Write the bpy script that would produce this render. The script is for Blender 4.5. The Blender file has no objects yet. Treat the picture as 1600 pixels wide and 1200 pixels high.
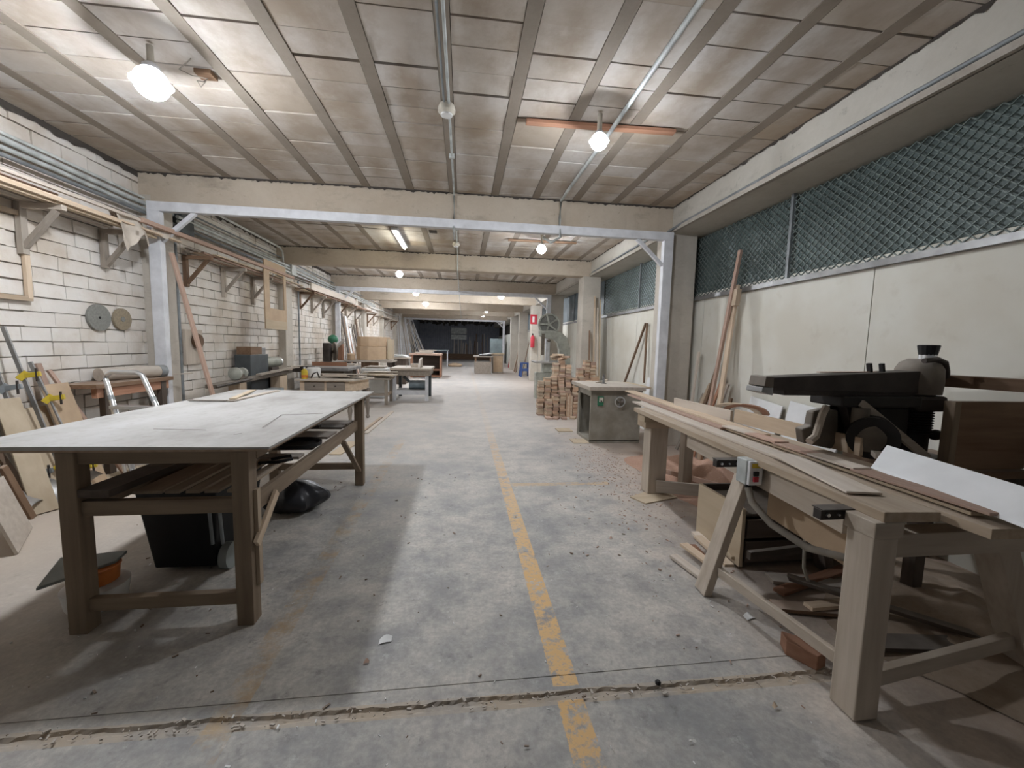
import bpy, bmesh, math, random
from mathutils import Vector, Matrix
random.seed(7)
R = random.uniform
scene = bpy.context.scene
COL = scene.collection

# ------------------------------------------------------------------ camera
FPX, YAW, PITCH, ROLL, EYE = 636.105, .121635, .0947308, .0238687, 1.5
_f = Vector((math.sin(YAW)*math.cos(PITCH), math.cos(YAW)*math.cos(PITCH), -math.sin(PITCH)))
_r = Vector((math.cos(YAW), -math.sin(YAW), 0)); _u = _r.cross(_f)
_r, _u = _r*math.cos(ROLL)+_u*math.sin(ROLL), _u*math.cos(ROLL)-_r*math.sin(ROLL)
cam_data = bpy.data.cameras.new('camera'); cam = bpy.data.objects.new('camera', cam_data); COL.objects.link(cam)
cam_data.sensor_fit = 'HORIZONTAL'; cam_data.sensor_width = 36; cam_data.lens = 36*FPX/1600
cam_data.clip_start = .02; cam_data.clip_end = 200
cam.matrix_world = Matrix((( _r.x, _u.x, -_f.x, 0), (_r.y, _u.y, -_f.y, 0), (_r.z, _u.z, -_f.z, EYE), (0, 0, 0, 1)))
scene.camera = cam

# ------------------------------------------------------------------ world, exposure
world = bpy.data.worlds.new('world'); scene.world = world; world.use_nodes = True
world.node_tree.nodes['Background'].inputs[0].default_value = (.75, .80, .86, 1)
world.node_tree.nodes['Background'].inputs[1].default_value = .03
vs = scene.view_settings; vs.view_transform = 'Standard'; vs.look = 'None'; vs.gamma = 1; vs.use_curve_mapping = False
vs.exposure = 1.95
scene.cycles.use_denoising = True
scene.cycles.max_bounces = 8; scene.cycles.diffuse_bounces = 5
scene.cycles.sample_clamp_indirect = 6
LAMP = 165.0            # emission of the hanging bulbs
TUBE = 14.0

def at_z(px, py, z=0.0):
    d = _f + _r*((px-800)/FPX) + _u*((600-py)/FPX); t = (z-EYE)/d.z
    return Vector((0, 0, EYE)) + d*t
def at_x(px, py, x):
    d = _f + _r*((px-800)/FPX) + _u*((600-py)/FPX); return Vector((0, 0, EYE)) + d*(x/d.x)
def at_y(px, py, y):
    d = _f + _r*((px-800)/FPX) + _u*((600-py)/FPX); return Vector((0, 0, EYE)) + d*(y/d.y)
V = lambda *a: Vector(a)

# ------------------------------------------------------------------ materials
class NT:
    def __init__(s, name):
        s.m = bpy.data.materials.new(name); s.m.use_nodes = True; s.t = s.m.node_tree
        s.b = s.t.nodes['Principled BSDF']; s.co = s.n('TexCoord').outputs['Object']
    def n(s, ty, **k):
        o = s.t.nodes.new('ShaderNode'+ty)
        for a, v in k.items(): setattr(o, a, v)
        return o
    def put(s, sock, v):
        if hasattr(v, 'links') or isinstance(v, bpy.types.NodeSocket): s.t.links.new(v, sock)
        elif isinstance(v, (tuple, list)) and len(v) == 3 and sock.type == 'RGBA': sock.default_value = (*v, 1)
        else: sock.default_value = v
    def mapped(s, scale, co=None):
        m = s.n('Mapping'); s.put(m.inputs['Vector'], co or s.co); m.inputs['Scale'].default_value = scale; return m.outputs[0]
    def noise(s, scale, detail=5, co=None, rough=.55):
        o = s.n('TexNoise'); s.put(o.inputs['Vector'], co or s.co); o.inputs['Scale'].default_value = scale
        o.inputs['Detail'].default_value = detail; o.inputs['Roughness'].default_value = rough; return o.outputs['Fac']
    def ramp(s, fac, stops):
        o = s.n('ValToRGB'); s.put(o.inputs[0], fac); e = o.color_ramp.elements
        while len(e) < len(stops): e.new(.5)
        for x, (p, c) in zip(e, stops):
            x.position = p; x.color = (*c, 1) if isinstance(c, tuple) else (c, c, c, 1)
        return o.outputs[0]
    def mix(s, fac, a, b, mode='MIX'):
        o = s.n('Mix', data_type='RGBA', blend_type=mode); s.put(o.inputs[0], fac); s.put(o.inputs[6], a); s.put(o.inputs[7], b); return o.outputs[2]
    def math(s, op, a, b=0.0, c=0.0):
        o = s.n('Math', operation=op); s.put(o.inputs[0], a); s.put(o.inputs[1], b); s.put(o.inputs[2], c); return o.outputs[0]
    def bump(s, h, strength=.3, dist=.01):
        o = s.n('Bump'); s.put(o.inputs['Height'], h); o.inputs['Strength'].default_value = strength; o.inputs['Distance'].default_value = dist
        s.put(s.b.inputs['Normal'], o.outputs[0])
    def out(s, col, rough=.8, metal=0.0, spec=.3):
        s.put(s.b.inputs['Base Color'], col); s.put(s.b.inputs['Roughness'], rough); s.put(s.b.inputs['Metallic'], metal)
        s.b.inputs['Specular IOR Level'].default_value = spec; return s.m

def wood(name, c1, c2, rough=.75, sc=1.0, vary=.25, dust=0.0):
    k = NT(name)
    rnd = k.n('ObjectInfo').outputs['Random']
    off = k.n('VectorMath', operation='ADD'); k.put(off.inputs[0], k.co)
    cx = k.n('CombineXYZ'); k.put(cx.inputs[0], k.math('MULTIPLY', rnd, 9.0)); k.put(cx.inputs[1], k.math('MULTIPLY', rnd, 5.0)); k.put(off.inputs[1], cx.outputs[0])
    g = k.noise(1, 6, k.mapped((1.6*sc, 22*sc, 22*sc), off.outputs[0]))
    b = k.noise(2.2, 3, off.outputs[0])
    col = k.ramp(g, [(.3, c1), (.7, c2)])
    col = k.mix(k.math('MULTIPLY', b, .45), col, tuple(x*.62 for x in c1))
    hv = k.n('HueSaturation'); k.put(hv.inputs['Color'], col)
    k.put(hv.inputs['Value'], k.math('MULTIPLY_ADD', rnd, vary*2, 1-vary)); col = hv.outputs[0]
    if dust:
        nz = k.n('SeparateXYZ'); k.put(nz.inputs[0], k.n('NewGeometry').outputs['Normal'])
        f = k.math('MULTIPLY', k.math('MAXIMUM', nz.outputs[2], 0.0), k.ramp(k.noise(5, 5), [(.3, .35), (.65, 1.0)]))
        col = k.mix(k.math('MULTIPLY', f, dust), col, (.56, .52, .47))
    k.bump(g, .15, .004); k.m['wood'] = 1
    return k.out(col, rough)
def plain(name, c, rough=.6, metal=0.0, var=.25, dust=0.0, sc=6):
    k = NT(name); n = k.noise(sc, 6)
    col = k.mix(k.ramp(n, [(.35, 0.0), (.7, 1.0)]), tuple(x*(1-var) for x in c), tuple(min(1, x*(1+var)) for x in c))
    if dust:
        nz = k.n('SeparateXYZ'); k.put(nz.inputs[0], k.n('NewGeometry').outputs['Normal'])
        f = k.math('MULTIPLY', k.math('MAXIMUM', nz.outputs[2], 0.0), k.ramp(k.noise(8, 5), [(.3, .3), (.6, 1.0)]))
        col = k.mix(k.math('MULTIPLY', f, dust), col, (.50, .46, .41))
    k.bump(n, .08, .004)
    return k.out(col, rough, metal)
def stone(name, c, c2, sc=1.5, rough=.9, stain=(.2, .17, .14), amount=.5, island=0.0):
    k = NT(name); a = k.noise(sc, 8, rough=.68); f = k.noise(sc*14, 8, rough=.7)
    col = k.mix(k.ramp(a, [(.35, 0.0), (.65, 1.0)]), c, c2)
    st = k.ramp(k.noise(sc*1.7, 9, k.mapped((1, 1, 2.2)), .7), [(.56, 0.0), (.74, 1.0)])
    col = k.mix(k.math('MULTIPLY', st, amount), col, stain)
    pit = k.ramp(k.noise(sc*9, 8, rough=.75), [(.60, 0.0), (.70, 1.0)]); col = k.mix(k.math('MULTIPLY', pit, amount), col, tuple(x*.45 for x in c))
    col = k.mix(k.math('MULTIPLY', f, .35), col, tuple(x*.6 for x in c))
    if island:
        ri = k.n('NewGeometry').outputs['Random Per Island']
        hv = k.n('HueSaturation'); k.put(hv.inputs['Color'], col); k.put(hv.inputs['Value'], k.math('MULTIPLY_ADD', ri, island*2, 1-island)); col = hv.outputs[0]
    k.bump(f, .35, .006)
    return k.out(col, rough, 0, .2)

M = {}
M['beam'] = stone('concrete_beam', (.50, .42, .33), (.58, .51, .42), 1.2, stain=(.22, .19, .16), amount=.55)
M['edge'] = stone('grey_edge_beam', (.50, .47, .41), (.60, .575, .52), 1.0, stain=(.28, .25, .21), amount=.5)
M['pillar'] = stone('concrete_pillar', (.50, .46, .40), (.60, .555, .49), 2.0, amount=.4)
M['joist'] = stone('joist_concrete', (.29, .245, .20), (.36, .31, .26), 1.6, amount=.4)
M['slab'] = stone('dark_slab', (.06, .05, .045), (.09, .08, .07))
M['mortar'] = stone('mortar', (.40, .36, .31), (.52, .48, .43), 5)
M['back'] = stone('dark_boards', (.24, .25, .29), (.33, .34, .38), 3)
M['benchwood'] = wood('worn_bench_wood', (.35, .27, .19), (.52, .42, .32), vary=.1, dust=.2)
M['apron'] = wood('table_brown', (.20, .145, .10), (.31, .24, .17), vary=.08)
M['light'] = wood('raw_light_wood', (.50, .38, .27), (.66, .54, .41))
M['pale'] = wood('pale_planed_wood', (.58, .50, .42), (.70, .63, .55), vary=.12)
M['pink'] = wood('pinkish_wood', (.44, .29, .22), (.58, .42, .34))
M['sawn'] = wood('fresh_sawn_wood', (.50, .33, .22), (.68, .50, .37), vary=.2)
M['red'] = wood('reddish_wood', (.30, .15, .09), (.44, .24, .16))
M['old'] = wood('old_grey_wood', (.26, .22, .18), (.40, .35, .30), dust=.55)
M['dark'] = wood('dark_dirty_wood', (.07, .055, .045), (.13, .10, .08), dust=.25)
M['brown'] = wood('brown_wood', (.17, .10, .06), (.26, .17, .11), dust=.3)
M['dustwood'] = wood('dusty_wood', (.42, .36, .30), (.55, .49, .42), dust=.6)
M['bare'] = wood('worn_pale_post', (.42, .35, .28), (.57, .50, .42), vary=.08)
M['ply'] = wood('plywood_sheet', (.50, .40, .28), (.60, .50, .37), sc=.6, vary=.1)
M['plyedge'] = wood('plywood_edge', (.38, .27, .19), (.52, .40, .30), vary=.1)
M['mdf'] = plain('tan_board', (.50, .37, .25), .75, var=.08)
M['white'] = plain('white_melamine', (.74, .75, .76), .45, var=.05)
M['steelwhite'] = plain('white_painted_steel', (.66, .67, .70), .5, var=.12)
M['steel'] = plain('grey_steel', (.30, .30, .30), .45, .6, dust=.4)
M['alu'] = plain('aluminium', (.70, .72, .74), .3, .9, var=.06)
M['castdark'] = plain('dark_cast_iron', (.052, .043, .039), .6, .2, var=.3, dust=.25)
M['castmid'] = plain('brown_grey_casting', (.16, .135, .11), .65, .1, dust=.5)
M['castblack'] = plain('black_oily_iron', (.022, .019, .018), .6, .1, var=.3)
M['cabinet'] = None
M['pipe'] = plain('galvanised_conduit', (.52, .55, .54), .5, .1, dust=.35)
M['pipedark'] = plain('grey_conduit', (.24, .26, .27), .5, .2, dust=.35)
M['pvc'] = plain('pale_conduit', (.60, .62, .60), .5, dust=.2)
M['black'] = plain('black_plastic', (.010, .010, .011), .5, var=.2)
M['rubber'] = plain('dusty_rubber', (.05, .05, .05), .8)
M['greycab'] = plain('dark_grey_enamel', (.075, .085, .09), .5, var=.15, dust=.5)
M['motor'] = plain('blue_grey_motor', (.22, .27, .30), .5, .1, dust=.4)
M['olive'] = plain('grey_green_casting', (.40, .41, .36), .6, .1, dust=.3)
M['yellow'] = plain('yellow_enamel', (.62, .46, .05), .5, var=.15)
M['orange'] = plain('orange_plastic', (.62, .20, .05), .5, var=.15)
M['bluep'] = plain('blue_plastic', (.06, .11, .30), .5, var=.15)
M['redp'] = plain('red_enamel', (.50, .04, .06), .45, var=.15)
M['green'] = plain('green_enamel', (.04, .16, .09), .45, var=.2)
M['slate'] = plain('slate_grey_board', (.25, .27, .26), .6, var=.1)
M['disc'] = plain('abrasive_grey', (.24, .24, .22), .95, var=.15, sc=40)
M['disc2'] = plain('abrasive_tan', (.30, .25, .18), .95, var=.15, sc=40)
M['cloth'] = plain('dusty_cloth', (.55, .49, .42), .95, var=.2)
M['paper'] = plain('white_paper', (.75, .75, .74), .8, var=.05)
M['bag'] = plain('dark_plastic_bag', (.035, .035, .04), .35, var=.3)
M['rope'] = plain('cable_grey', (.30, .27, .23), .7)
M['sockets'] = plain('socket_beige', (.60, .56, .48), .5)
M['glass'] = plain('dark_teal_pane', (.095, .125, .12), .5, var=.35, sc=2)
M['glass2'] = plain('grey_blue_pane', (.30, .36, .37), .5, var=.2, sc=2)
M['glass3'] = plain('dull_far_pane', (.13, .16, .18), .5, var=.25, sc=2)
M['mesh'] = plain('grey_green_expanded_metal', (.15, .185, .175), .55, .2, dust=.4)

def k_ceiling():
    k = NT('ceiling_blocks'); ri = k.n('NewGeometry').outputs['Random Per Island']
    a = k.noise(.9, 8, rough=.65); f = k.noise(26, 6)
    col = k.ramp(a, [(.36, (.42, .35, .28)), (.5, (.60, .555, .505)), (.66, (.70, .675, .65))])
    col = k.mix(k.ramp(ri, [(0.0, 0.0), (.75, .1), (1.0, .7)]), col, (.46, .38, .29))
    st = k.ramp(k.noise(2.4, 8, k.mapped((1.8, .9, 1)), .7), [(.5, 0.0), (.7, 1.0)])
    col = k.mix(k.math('MULTIPLY', st, .5), col, (.34, .27, .21))
    s = k.n('SeparateXYZ'); k.put(s.inputs[0], k.co)
    t = k.math('ABSOLUTE', k.math('SUBTRACT', k.math('FRACT', k.math('MULTIPLY_ADD', s.outputs[0], 1/.575, 10.278)), .5))
    t = k.math('ADD', t, k.math('MULTIPLY_ADD', k.noise(6, 6, rough=.65), .5, -.25))
    damp = k.math('MULTIPLY', k.ramp(t, [(.05, 1.0), (.32, 0.0)]), k.ramp(k.noise(.8, 4), [(.4, .15), (.62, 1.0)]))
    col = k.mix(k.math('MULTIPLY', damp, .75), col, (.34, .26, .185))
    col = k.mix(k.math('MULTIPLY', f, .25), col, (.40, .36, .32)); k.bump(f, .3, .005)
    return k.out(col, .9, 0, .15)
M['ceil'] = k_ceiling()
def k_brick():
    k = NT('whitewashed_blocks'); ri = k.n('NewGeometry').outputs['Random Per Island']
    a = k.noise(1.1, 8, rough=.6); f = k.noise(30, 6)
    col = k.ramp(a, [(.34, (.57, .50, .42)), (.5, (.72, .68, .63)), (.66, (.77, .75, .72))])
    col = k.mix(k.math('MULTIPLY', ri, .12), col, (.55, .48, .40))
    st = k.ramp(k.noise(2.6, 9, rough=.65), [(.48, 0.0), (.78, 1.0)])
    col = k.mix(k.math('MULTIPLY', st, .5), col, (.46, .36, .27)); k.bump(f, .4, .006)
    return k.out(col, .9, 0, .15)
M['brick'] = k_brick()
def k_wall():
    k = NT('cream_wall_board'); a = k.noise(.8, 7); b = k.noise(5, 7, rough=.6)
    col = k.ramp(a, [(.35, (.61, .585, .51)), (.52, (.68, .67, .61)), (.7, (.70, .71, .67))])
    col = k.mix(k.math('MULTIPLY', k.ramp(b, [(.58, 0.0), (.75, 1.0)]), .3), col, (.42, .37, .29)); k.bump(k.noise(40, 4), .08, .003)
    return k.out(col, .7, 0, .25)
M['wall'] = k_wall()
def k_floor():
    k = NT('worn_concrete_floor'); s = k.n('SeparateXYZ'); k.put(s.inputs[0], k.co); X, Y = s.outputs[0], s.outputs[1]
    a = k.noise(1.15, 10, rough=.66); b = k.noise(3.6, 10, rough=.7); f = k.noise(38, 7, rough=.7)
    col = k.ramp(a, [(.36, (.32, .32, .315)), (.5, (.49, .47, .43)), (.64, (.62, .575, .515))])
    col = k.mix(k.ramp(b, [(.36, .6), (.56, 0.0)]), col, (.19, .19, .20))
    col = k.mix(k.math('MULTIPLY', k.ramp(f, [(.4, 1.0), (.62, 0.0)]), .35), col, (.20, .19, .18))
    spk = k.n('TexVoronoi'); k.put(spk.inputs['Vector'], k.co); spk.inputs['Scale'].default_value = 13
    col = k.mix(k.math('MULTIPLY', k.math('LESS_THAN', spk.outputs['Distance'], .10), k.ramp(b, [(.5, 0.0), (.62, .6)])), col, (.66, .64, .61))
    col = k.mix(k.ramp(k.noise(5.2, 10, rough=.75), [(.58, 0.0), (.68, .55)]), col, (.60, .59, .575))
    col = k.mix(k.ramp(k.noise(8.5, 10, rough=.75), [(.58, 0.0), (.68, .6)]), col, (.15, .145, .14))
    # sawdust lying towards the two walls and further down the hall
    jx = k.math('MULTIPLY_ADD', b, .9, -.45); xx = k.math('ADD', X, jx)
    dl = k.ramp(k.math('MULTIPLY_ADD', xx, -.55, -.75), [(0.0, 0.0), (1.0, .85)])
    col = k.mix(dl, col, (.52, .44, .36))
    dr = k.ramp(k.math('MULTIPLY_ADD', xx, .9, -1.2), [(0.0, 0.0), (1.0, .75)])
    col = k.mix(dr, col, (.44, .32, .24))
    dy = k.ramp(k.math('MULTIPLY_ADD', Y, .11, -.36), [(0.0, 0.0), (.6, .7)])
    col = k.mix(k.math('MULTIPLY', dy, k.ramp(b, [(.3, .6), (.6, 1.0)])), col, (.56, .52, .49))
    sand = k.math('MULTIPLY', k.math('COMPARE', Y, 1.578, .035), k.ramp(b, [(.35, .3), (.6, 1.0)]))
    col = k.mix(sand, col, (.44, .37, .29))
    # painted lines, worn
    w1 = k.ramp(k.noise(9, 9, rough=.72), [(.42, 0.0), (.50, 1.0)]); w2 = k.ramp(k.noise(6, 9, rough=.75), [(.46, 0.0), (.62, .55)])
    yf = k.ramp(k.math('MULTIPLY', Y, .125), [(.3, 1.0), (.95, .12)])
    line = lambda v, c, h: k.math('COMPARE', k.math('ADD', v, k.math('MULTIPLY_ADD', f, .02, -.01)), c, h)
    gap = k.math('SUBTRACT', 1.0, k.math('COMPARE', Y, 1.60, .03))
    m1 = k.math('MULTIPLY', k.math('MULTIPLY', k.math('MULTIPLY', line(X, .475, .058), w1), yf), gap)
    m2 = k.math('MULTIPLY', k.math('MULTIPLY', line(Y, 4.24, .05), k.math('COMPARE', X, 1.08, .55)), k.math('MULTIPLY', w1, .55))
    m3 = k.math('MULTIPLY', k.math('MULTIPLY', line(X, -.92, .06), w2), k.math('LESS_THAN', Y, 6.5))
    m1 = k.math('MULTIPLY', m1, k.ramp(f, [(.36, .25), (.48, 1.0)]))
    col = k.mix(m1, col, (.66, .43, .20)); col = k.mix(m2, col, (.58, .40, .20)); col = k.mix(m3, col, (.46, .30, .13))
    k.bump(f, .25, .004)
    return k.out(col, k.ramp(b, [(.3, .5), (.7, .85)]), 0, .3)
M['floor'] = k_floor()
def k_top():
    k = NT('dusty_sheet_top'); a = k.noise(2, 8, k.mapped((1, .5, 1)), .65); f = k.noise(24, 6)
    col = k.ramp(a, [(.36, (.33, .31, .29)), (.5, (.43, .42, .40)), (.66, (.49, .485, .475))])
    col = k.mix(k.math('MULTIPLY', k.ramp(f, [(.55, 0.0), (.75, 1.0)]), .35), col, (.28, .24, .20)); return k.out(col, .75)
M['top'] = k_top()
def k_cab():
    k = NT('scratched_olive_enamel'); a = k.noise(3, 8, rough=.6); b = k.noise(2.2, 7, k.mapped((1.2, 1, .8)), .7)
    col = k.mix(k.ramp(a, [(.4, 0.0), (.65, 1.0)]), (.25, .23, .19), (.36, .335, .285))
    col = k.mix(k.math('MULTIPLY', k.ramp(b, [(.58, 0.0), (.72, 1.0)]), .45), col, (.46, .44, .40)); return k.out(col, .5, .15)
M['cabinet'] = k_cab()
def k_saw():
    k = NT('red_sawdust'); f = k.noise(60, 5); a = k.noise(3, 5)
    col = k.mix(a, (.36, .21, .15), (.50, .33, .25)); col = k.mix(k.ramp(f, [(.55, 0.0), (.7, .5)]), col, (.60, .45, .36)); k.bump(f, .6, .01)
    return k.out(col, .95)
M['sawdust'] = k_saw()
M['floordust'] = stone('brown_floor_dust', (.30, .23, .17), (.42, .34, .27), 4, stain=(.16, .11, .08), amount=.5)
def glow(name, c, e):
    k = NT(name); k.put(k.b.inputs['Base Color'], (.8, .8, .8)); k.put(k.b.inputs['Emission Color'], c); k.b.inputs['Emission Strength'].default_value = e; return k.m
M['bulb'] = glow('lit_bulb', (.90, .94, 1.0), LAMP)
M['bulbtop'] = glow('lit_bulb_upper', (.90, .94, 1.0), LAMP*.012)
M['tubelight'] = glow('lit_tube', (1.0, .97, .80), TUBE)

HUE = dict(light='light tan', pale='pale', pink='pinkish', dustwood='dusty', brown='brown', ply='yellowish', old='grey weathered', dark='dark', red='reddish', white='white', redp='red', steelwhite='whitish')
ORD = 'first second third fourth fifth sixth seventh eighth ninth tenth eleventh twelfth thirteenth fourteenth fifteenth sixteenth seventeenth eighteenth nineteenth twentieth'.split()

# ------------------------------------------------------------------ mesh helpers
class G:
    """collects shapes and becomes one mesh object"""
    def __init__(s): s.v = []; s.f = []
    def add(s, vs, fs, mat=None):
        k = len(s.v); s.v += [mat @ Vector(v) if mat else Vector(v) for v in vs]; s.f += [tuple(i+k for i in f) for f in fs]; return s
    def box(s, c, d, mat=None):
        x, y, z = c; a, b, e = d[0]/2, d[1]/2, d[2]/2
        vs = [(x+i*a, y+j*b, z+k*e) for i in (-1, 1) for j in (-1, 1) for k in (-1, 1)]
        return s.add(vs, [(0, 1, 3, 2), (4, 6, 7, 5), (0, 4, 5, 1), (2, 3, 7, 6), (0, 2, 6, 4), (1, 5, 7, 3)], mat)
    def span(s, a, b): return s.box([(a[i]+b[i])/2 for i in range(3)], [abs(a[i]-b[i]) for i in range(3)])
    def bar(s, p, q, w, t, up=(0, 0, 1)):
        m, L = frame(p, q, up); return s.box((L/2, 0, 0), (L, w, t), m)
    def cyl(s, p, q, r, r2=None, n=16, caps=True):
        m, L = frame(p, q, (0, 0, 1)); r2 = r if r2 is None else r2
        vs = [(x, rr*math.cos(2*math.pi*i/n), rr*math.sin(2*math.pi*i/n)) for x, rr in ((0, r), (L, r2)) for i in range(n)]
        fs = [(i, (i+1) % n, n+(i+1) % n, n+i) for i in range(n)]
        if caps: fs += [tuple(range(n))[::-1], tuple(range(n, 2*n))]
        return s.add(vs, fs, m)
    def tube(s, pts, r, n=8):
        pts = [Vector(p) for p in pts]; k = len(s.v); up = Vector((0, 0, 1))
        for i, p in enumerate(pts):
            d = (pts[min(i+1, len(pts)-1)]-pts[max(i-1, 0)]).normalized()
            a = d.cross(up); a = d.cross(Vector((1, 0, 0))) if a.length < .05 else a; a.normalize(); b = a.cross(d)
            s.v += [p+a*r*math.cos(2*math.pi*j/n)+b*r*math.sin(2*math.pi*j/n) for j in range(n)]
        for i in range(len(pts)-1):
            for j in range(n): s.f.append((k+i*n+j, k+i*n+(j+1) % n, k+(i+1)*n+(j+1) % n, k+(i+1)*n+j))
        s.f += [tuple(k+j for j in range(n))[::-1], tuple(k+(len(pts)-1)*n+j for j in range(n))]; return s
    def lathe(s, prof, c, axis=(0, 0, 1), n=24):
        ax = Vector(axis).normalized(); m = ax.to_track_quat('Z', 'Y').to_matrix().to_4x4(); m.translation = Vector(c)
        vs = [(r*math.cos(2*math.pi*i/n), r*math.sin(2*math.pi*i/n), z) for r, z in prof for i in range(n)]; fs = []
        for k in range(len(prof)-1):
            fs += [(k*n+i, k*n+(i+1) % n, (k+1)*n+(i+1) % n, (k+1)*n+i) for i in range(n)]
        if prof[0] != prof[-1]: fs += [tuple(range(n))[::-1], tuple(range((len(prof)-1)*n, len(prof)*n))]
        return s.add(vs, fs, m)
    def prism(s, pts, off):
        n = len(pts); pts = [Vector(p) for p in pts]; off = Vector(off)
        return s.add(pts+[p+off for p in pts], [tuple(range(n))[::-1], tuple(range(n, 2*n))]+[(i, (i+1) % n, n+(i+1) % n, n+i) for i in range(n)])
    def ball(s, c, r, n=16, m=10, sq=(1, 1, 1)):
        prof = [(r*math.sin(math.pi*i/m)+1e-5, -r*math.cos(math.pi*i/m)) for i in range(m+1)]
        vs = [(c[0]+sq[0]*q*math.cos(2*math.pi*i/n), c[1]+sq[1]*q*math.sin(2*math.pi*i/n), c[2]+sq[2]*z) for q, z in prof for i in range(n)]
        return s.add(vs, [(k*n+i, k*n+(i+1) % n, (k+1)*n+(i+1) % n, (k+1)*n+i) for k in range(m) for i in range(n)])
    def grid(s, nx, ny, fn):
        k = len(s.v); s.v += [Vector(fn(i/nx, j/ny)) for j in range(ny+1) for i in range(nx+1)]
        s.f += [(k+j*(nx+1)+i, k+j*(nx+1)+i+1, k+(j+1)*(nx+1)+i+1, k+(j+1)*(nx+1)+i) for j in range(ny) for i in range(nx)]; return s

def frame(p, q, up=(0, 0, 1)):
    p, q, up = Vector(p), Vector(q), Vector(up); d = q-p; L = d.length; x = d/L; y = up.cross(x)
    if y.length < .02: y = Vector((0, 1, 0)).cross(x) if abs(x.y) < .9 else Vector((1, 0, 0)).cross(x)
    y.normalize(); z = x.cross(y)
    return Matrix(((x.x, y.x, z.x, p.x), (x.y, y.y, z.y, p.y), (x.z, y.z, z.z, p.z), (0, 0, 0, 1))), L
WM = {}
def place(o, world, parent):
    WM[o.name] = world
    if parent: o.parent = parent; o.matrix_local = WM[parent.name].inverted() @ world
    else: o.matrix_local = world
def tag(o, label=None, cat=None, group=None, kind=None):
    for k, v in (('label', label), ('category', cat), ('group', group), ('kind', kind)):
        if v: o[k] = v
    return o
def build(name, g, mat, parent=None, world=None, bevel=0.0, smooth=False, label=None, cat=None, group=None, kind=None):
    """links the shapes of g (world coordinates) as one object whose own frame is `world`, its parent's, or its base"""
    if world is None:
        if parent: world = WM[parent.name]
        else:
            lo = [min(v[i] for v in g.v) for i in range(3)]; hi = [max(v[i] for v in g.v) for i in range(3)]
            world = Matrix.Translation(((lo[0]+hi[0])/2, (lo[1]+hi[1])/2, lo[2]))
        if (M[mat] if isinstance(mat, str) else mat).get('wood'):     # let the grain follow the longest side
            ext = [max(v[i] for v in g.v)-min(v[i] for v in g.v) for i in range(3)]; ax = ext.index(max(ext))
            if ax: world = world @ Matrix.Rotation(math.pi/2 if ax == 1 else -math.pi/2, 4, 'Z' if ax == 1 else 'Y')
    inv = world.inverted(); me = bpy.data.meshes.new(name)
    me.from_pydata([inv @ v for v in g.v], [], g.f); me.materials.append(M[mat] if isinstance(mat, str) else mat)
    if smooth: me.shade_smooth(); me.set_sharp_from_angle(angle=math.radians(38))
    if len(g.f) < 6000:
        bm = bmesh.new(); bm.from_mesh(me); bmesh.ops.recalc_face_normals(bm, faces=bm.faces); bm.to_mesh(me); bm.free()
    me.update()
    o = bpy.data.objects.new(name, me); COL.objects.link(o); place(o, world, parent)
    if bevel:
        b = o.modifiers.new('edge', 'BEVEL'); b.width = bevel; b.segments = 2; b.limit_method = 'ANGLE'
    return tag(o, label, cat, group, kind)
def thing(name, label, cat, loc, group=None):
    o = bpy.data.objects.new(name, None); COL.objects.link(o); o.empty_display_size = .1
    place(o, Matrix.Translation(Vector(loc)), None); return tag(o, label, cat, group)
def board(name, p, q, w, t, mat, up=(0, 0, 1), parent=None, bevel=.002, **k):
    m, L = frame(p, q, up); g = G().box((L/2, 0, 0), (L, w, t)); g.v = [m @ v for v in g.v]
    return build(name, g, mat, parent, m, bevel, **k)
def sag(a, b, drop, n=12):
    a, b = Vector(a), Vector(b); return [a.lerp(b, i/n)-Vector((0, 0, drop*4*(i/n)*(1-i/n))) for i in range(n+1)]

# ------------------------------------------------------------------ the hall
XL, XR, CEIL, FAR = -4.1, 3.55, 3.57, 41.0
BEAMS = [5.88, 9.75, 13.45, 17.2, 20.95, 24.7, 28.45]
def struct(name, g, mat, **k): return build(name, g, mat, kind='structure', **k)
ID = Matrix.Identity(4)

g = G()                                           # two slabs with a broken joint between them
def fy(x, edge): return edge+.004*math.sin(x*3.3)+.004*math.sin(x*9.1+1)+.002*math.sin(x*37)+R(-.004, .004)
NX = 400; xs = [XL-.3+i*(XR-XL+.6)/NX for i in range(NX+1)]
rows = [(-4.0, -.006, 0), (1.0, -.006, 0), (1.560, -.005, 1), (1.570, -.012, 1), (1.594, -.013, 2), (1.602, -.001, 2), (1.673, 0, 3), (1.6745, -.003, 3), (1.6775, -.003, 3), (1.679, 0, 3), (3, 0, 0), (8, 0, 0), (20, 0, 0), (FAR+.3, 0, 0)]
for y, z, j in rows:
    g.v += [Vector((x, fy(x*(1 if j == 1 else 1.37), y) if j in (1, 2) else y+(.025*(x+.5)/2 if j == 3 else 0), z)) for x in xs]
for r in range(len(rows)-1):
    for i in range(NX): g.f.append((r*(NX+1)+i, r*(NX+1)+i+1, (r+1)*(NX+1)+i+1, (r+1)*(NX+1)+i))
struct('floor', g, 'floor', world=ID)
struct('floor_screed', G().span((XL-.3, -4, -.12), (XR+.3, FAR+.3, -.03)), 'slab', world=ID)

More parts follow.
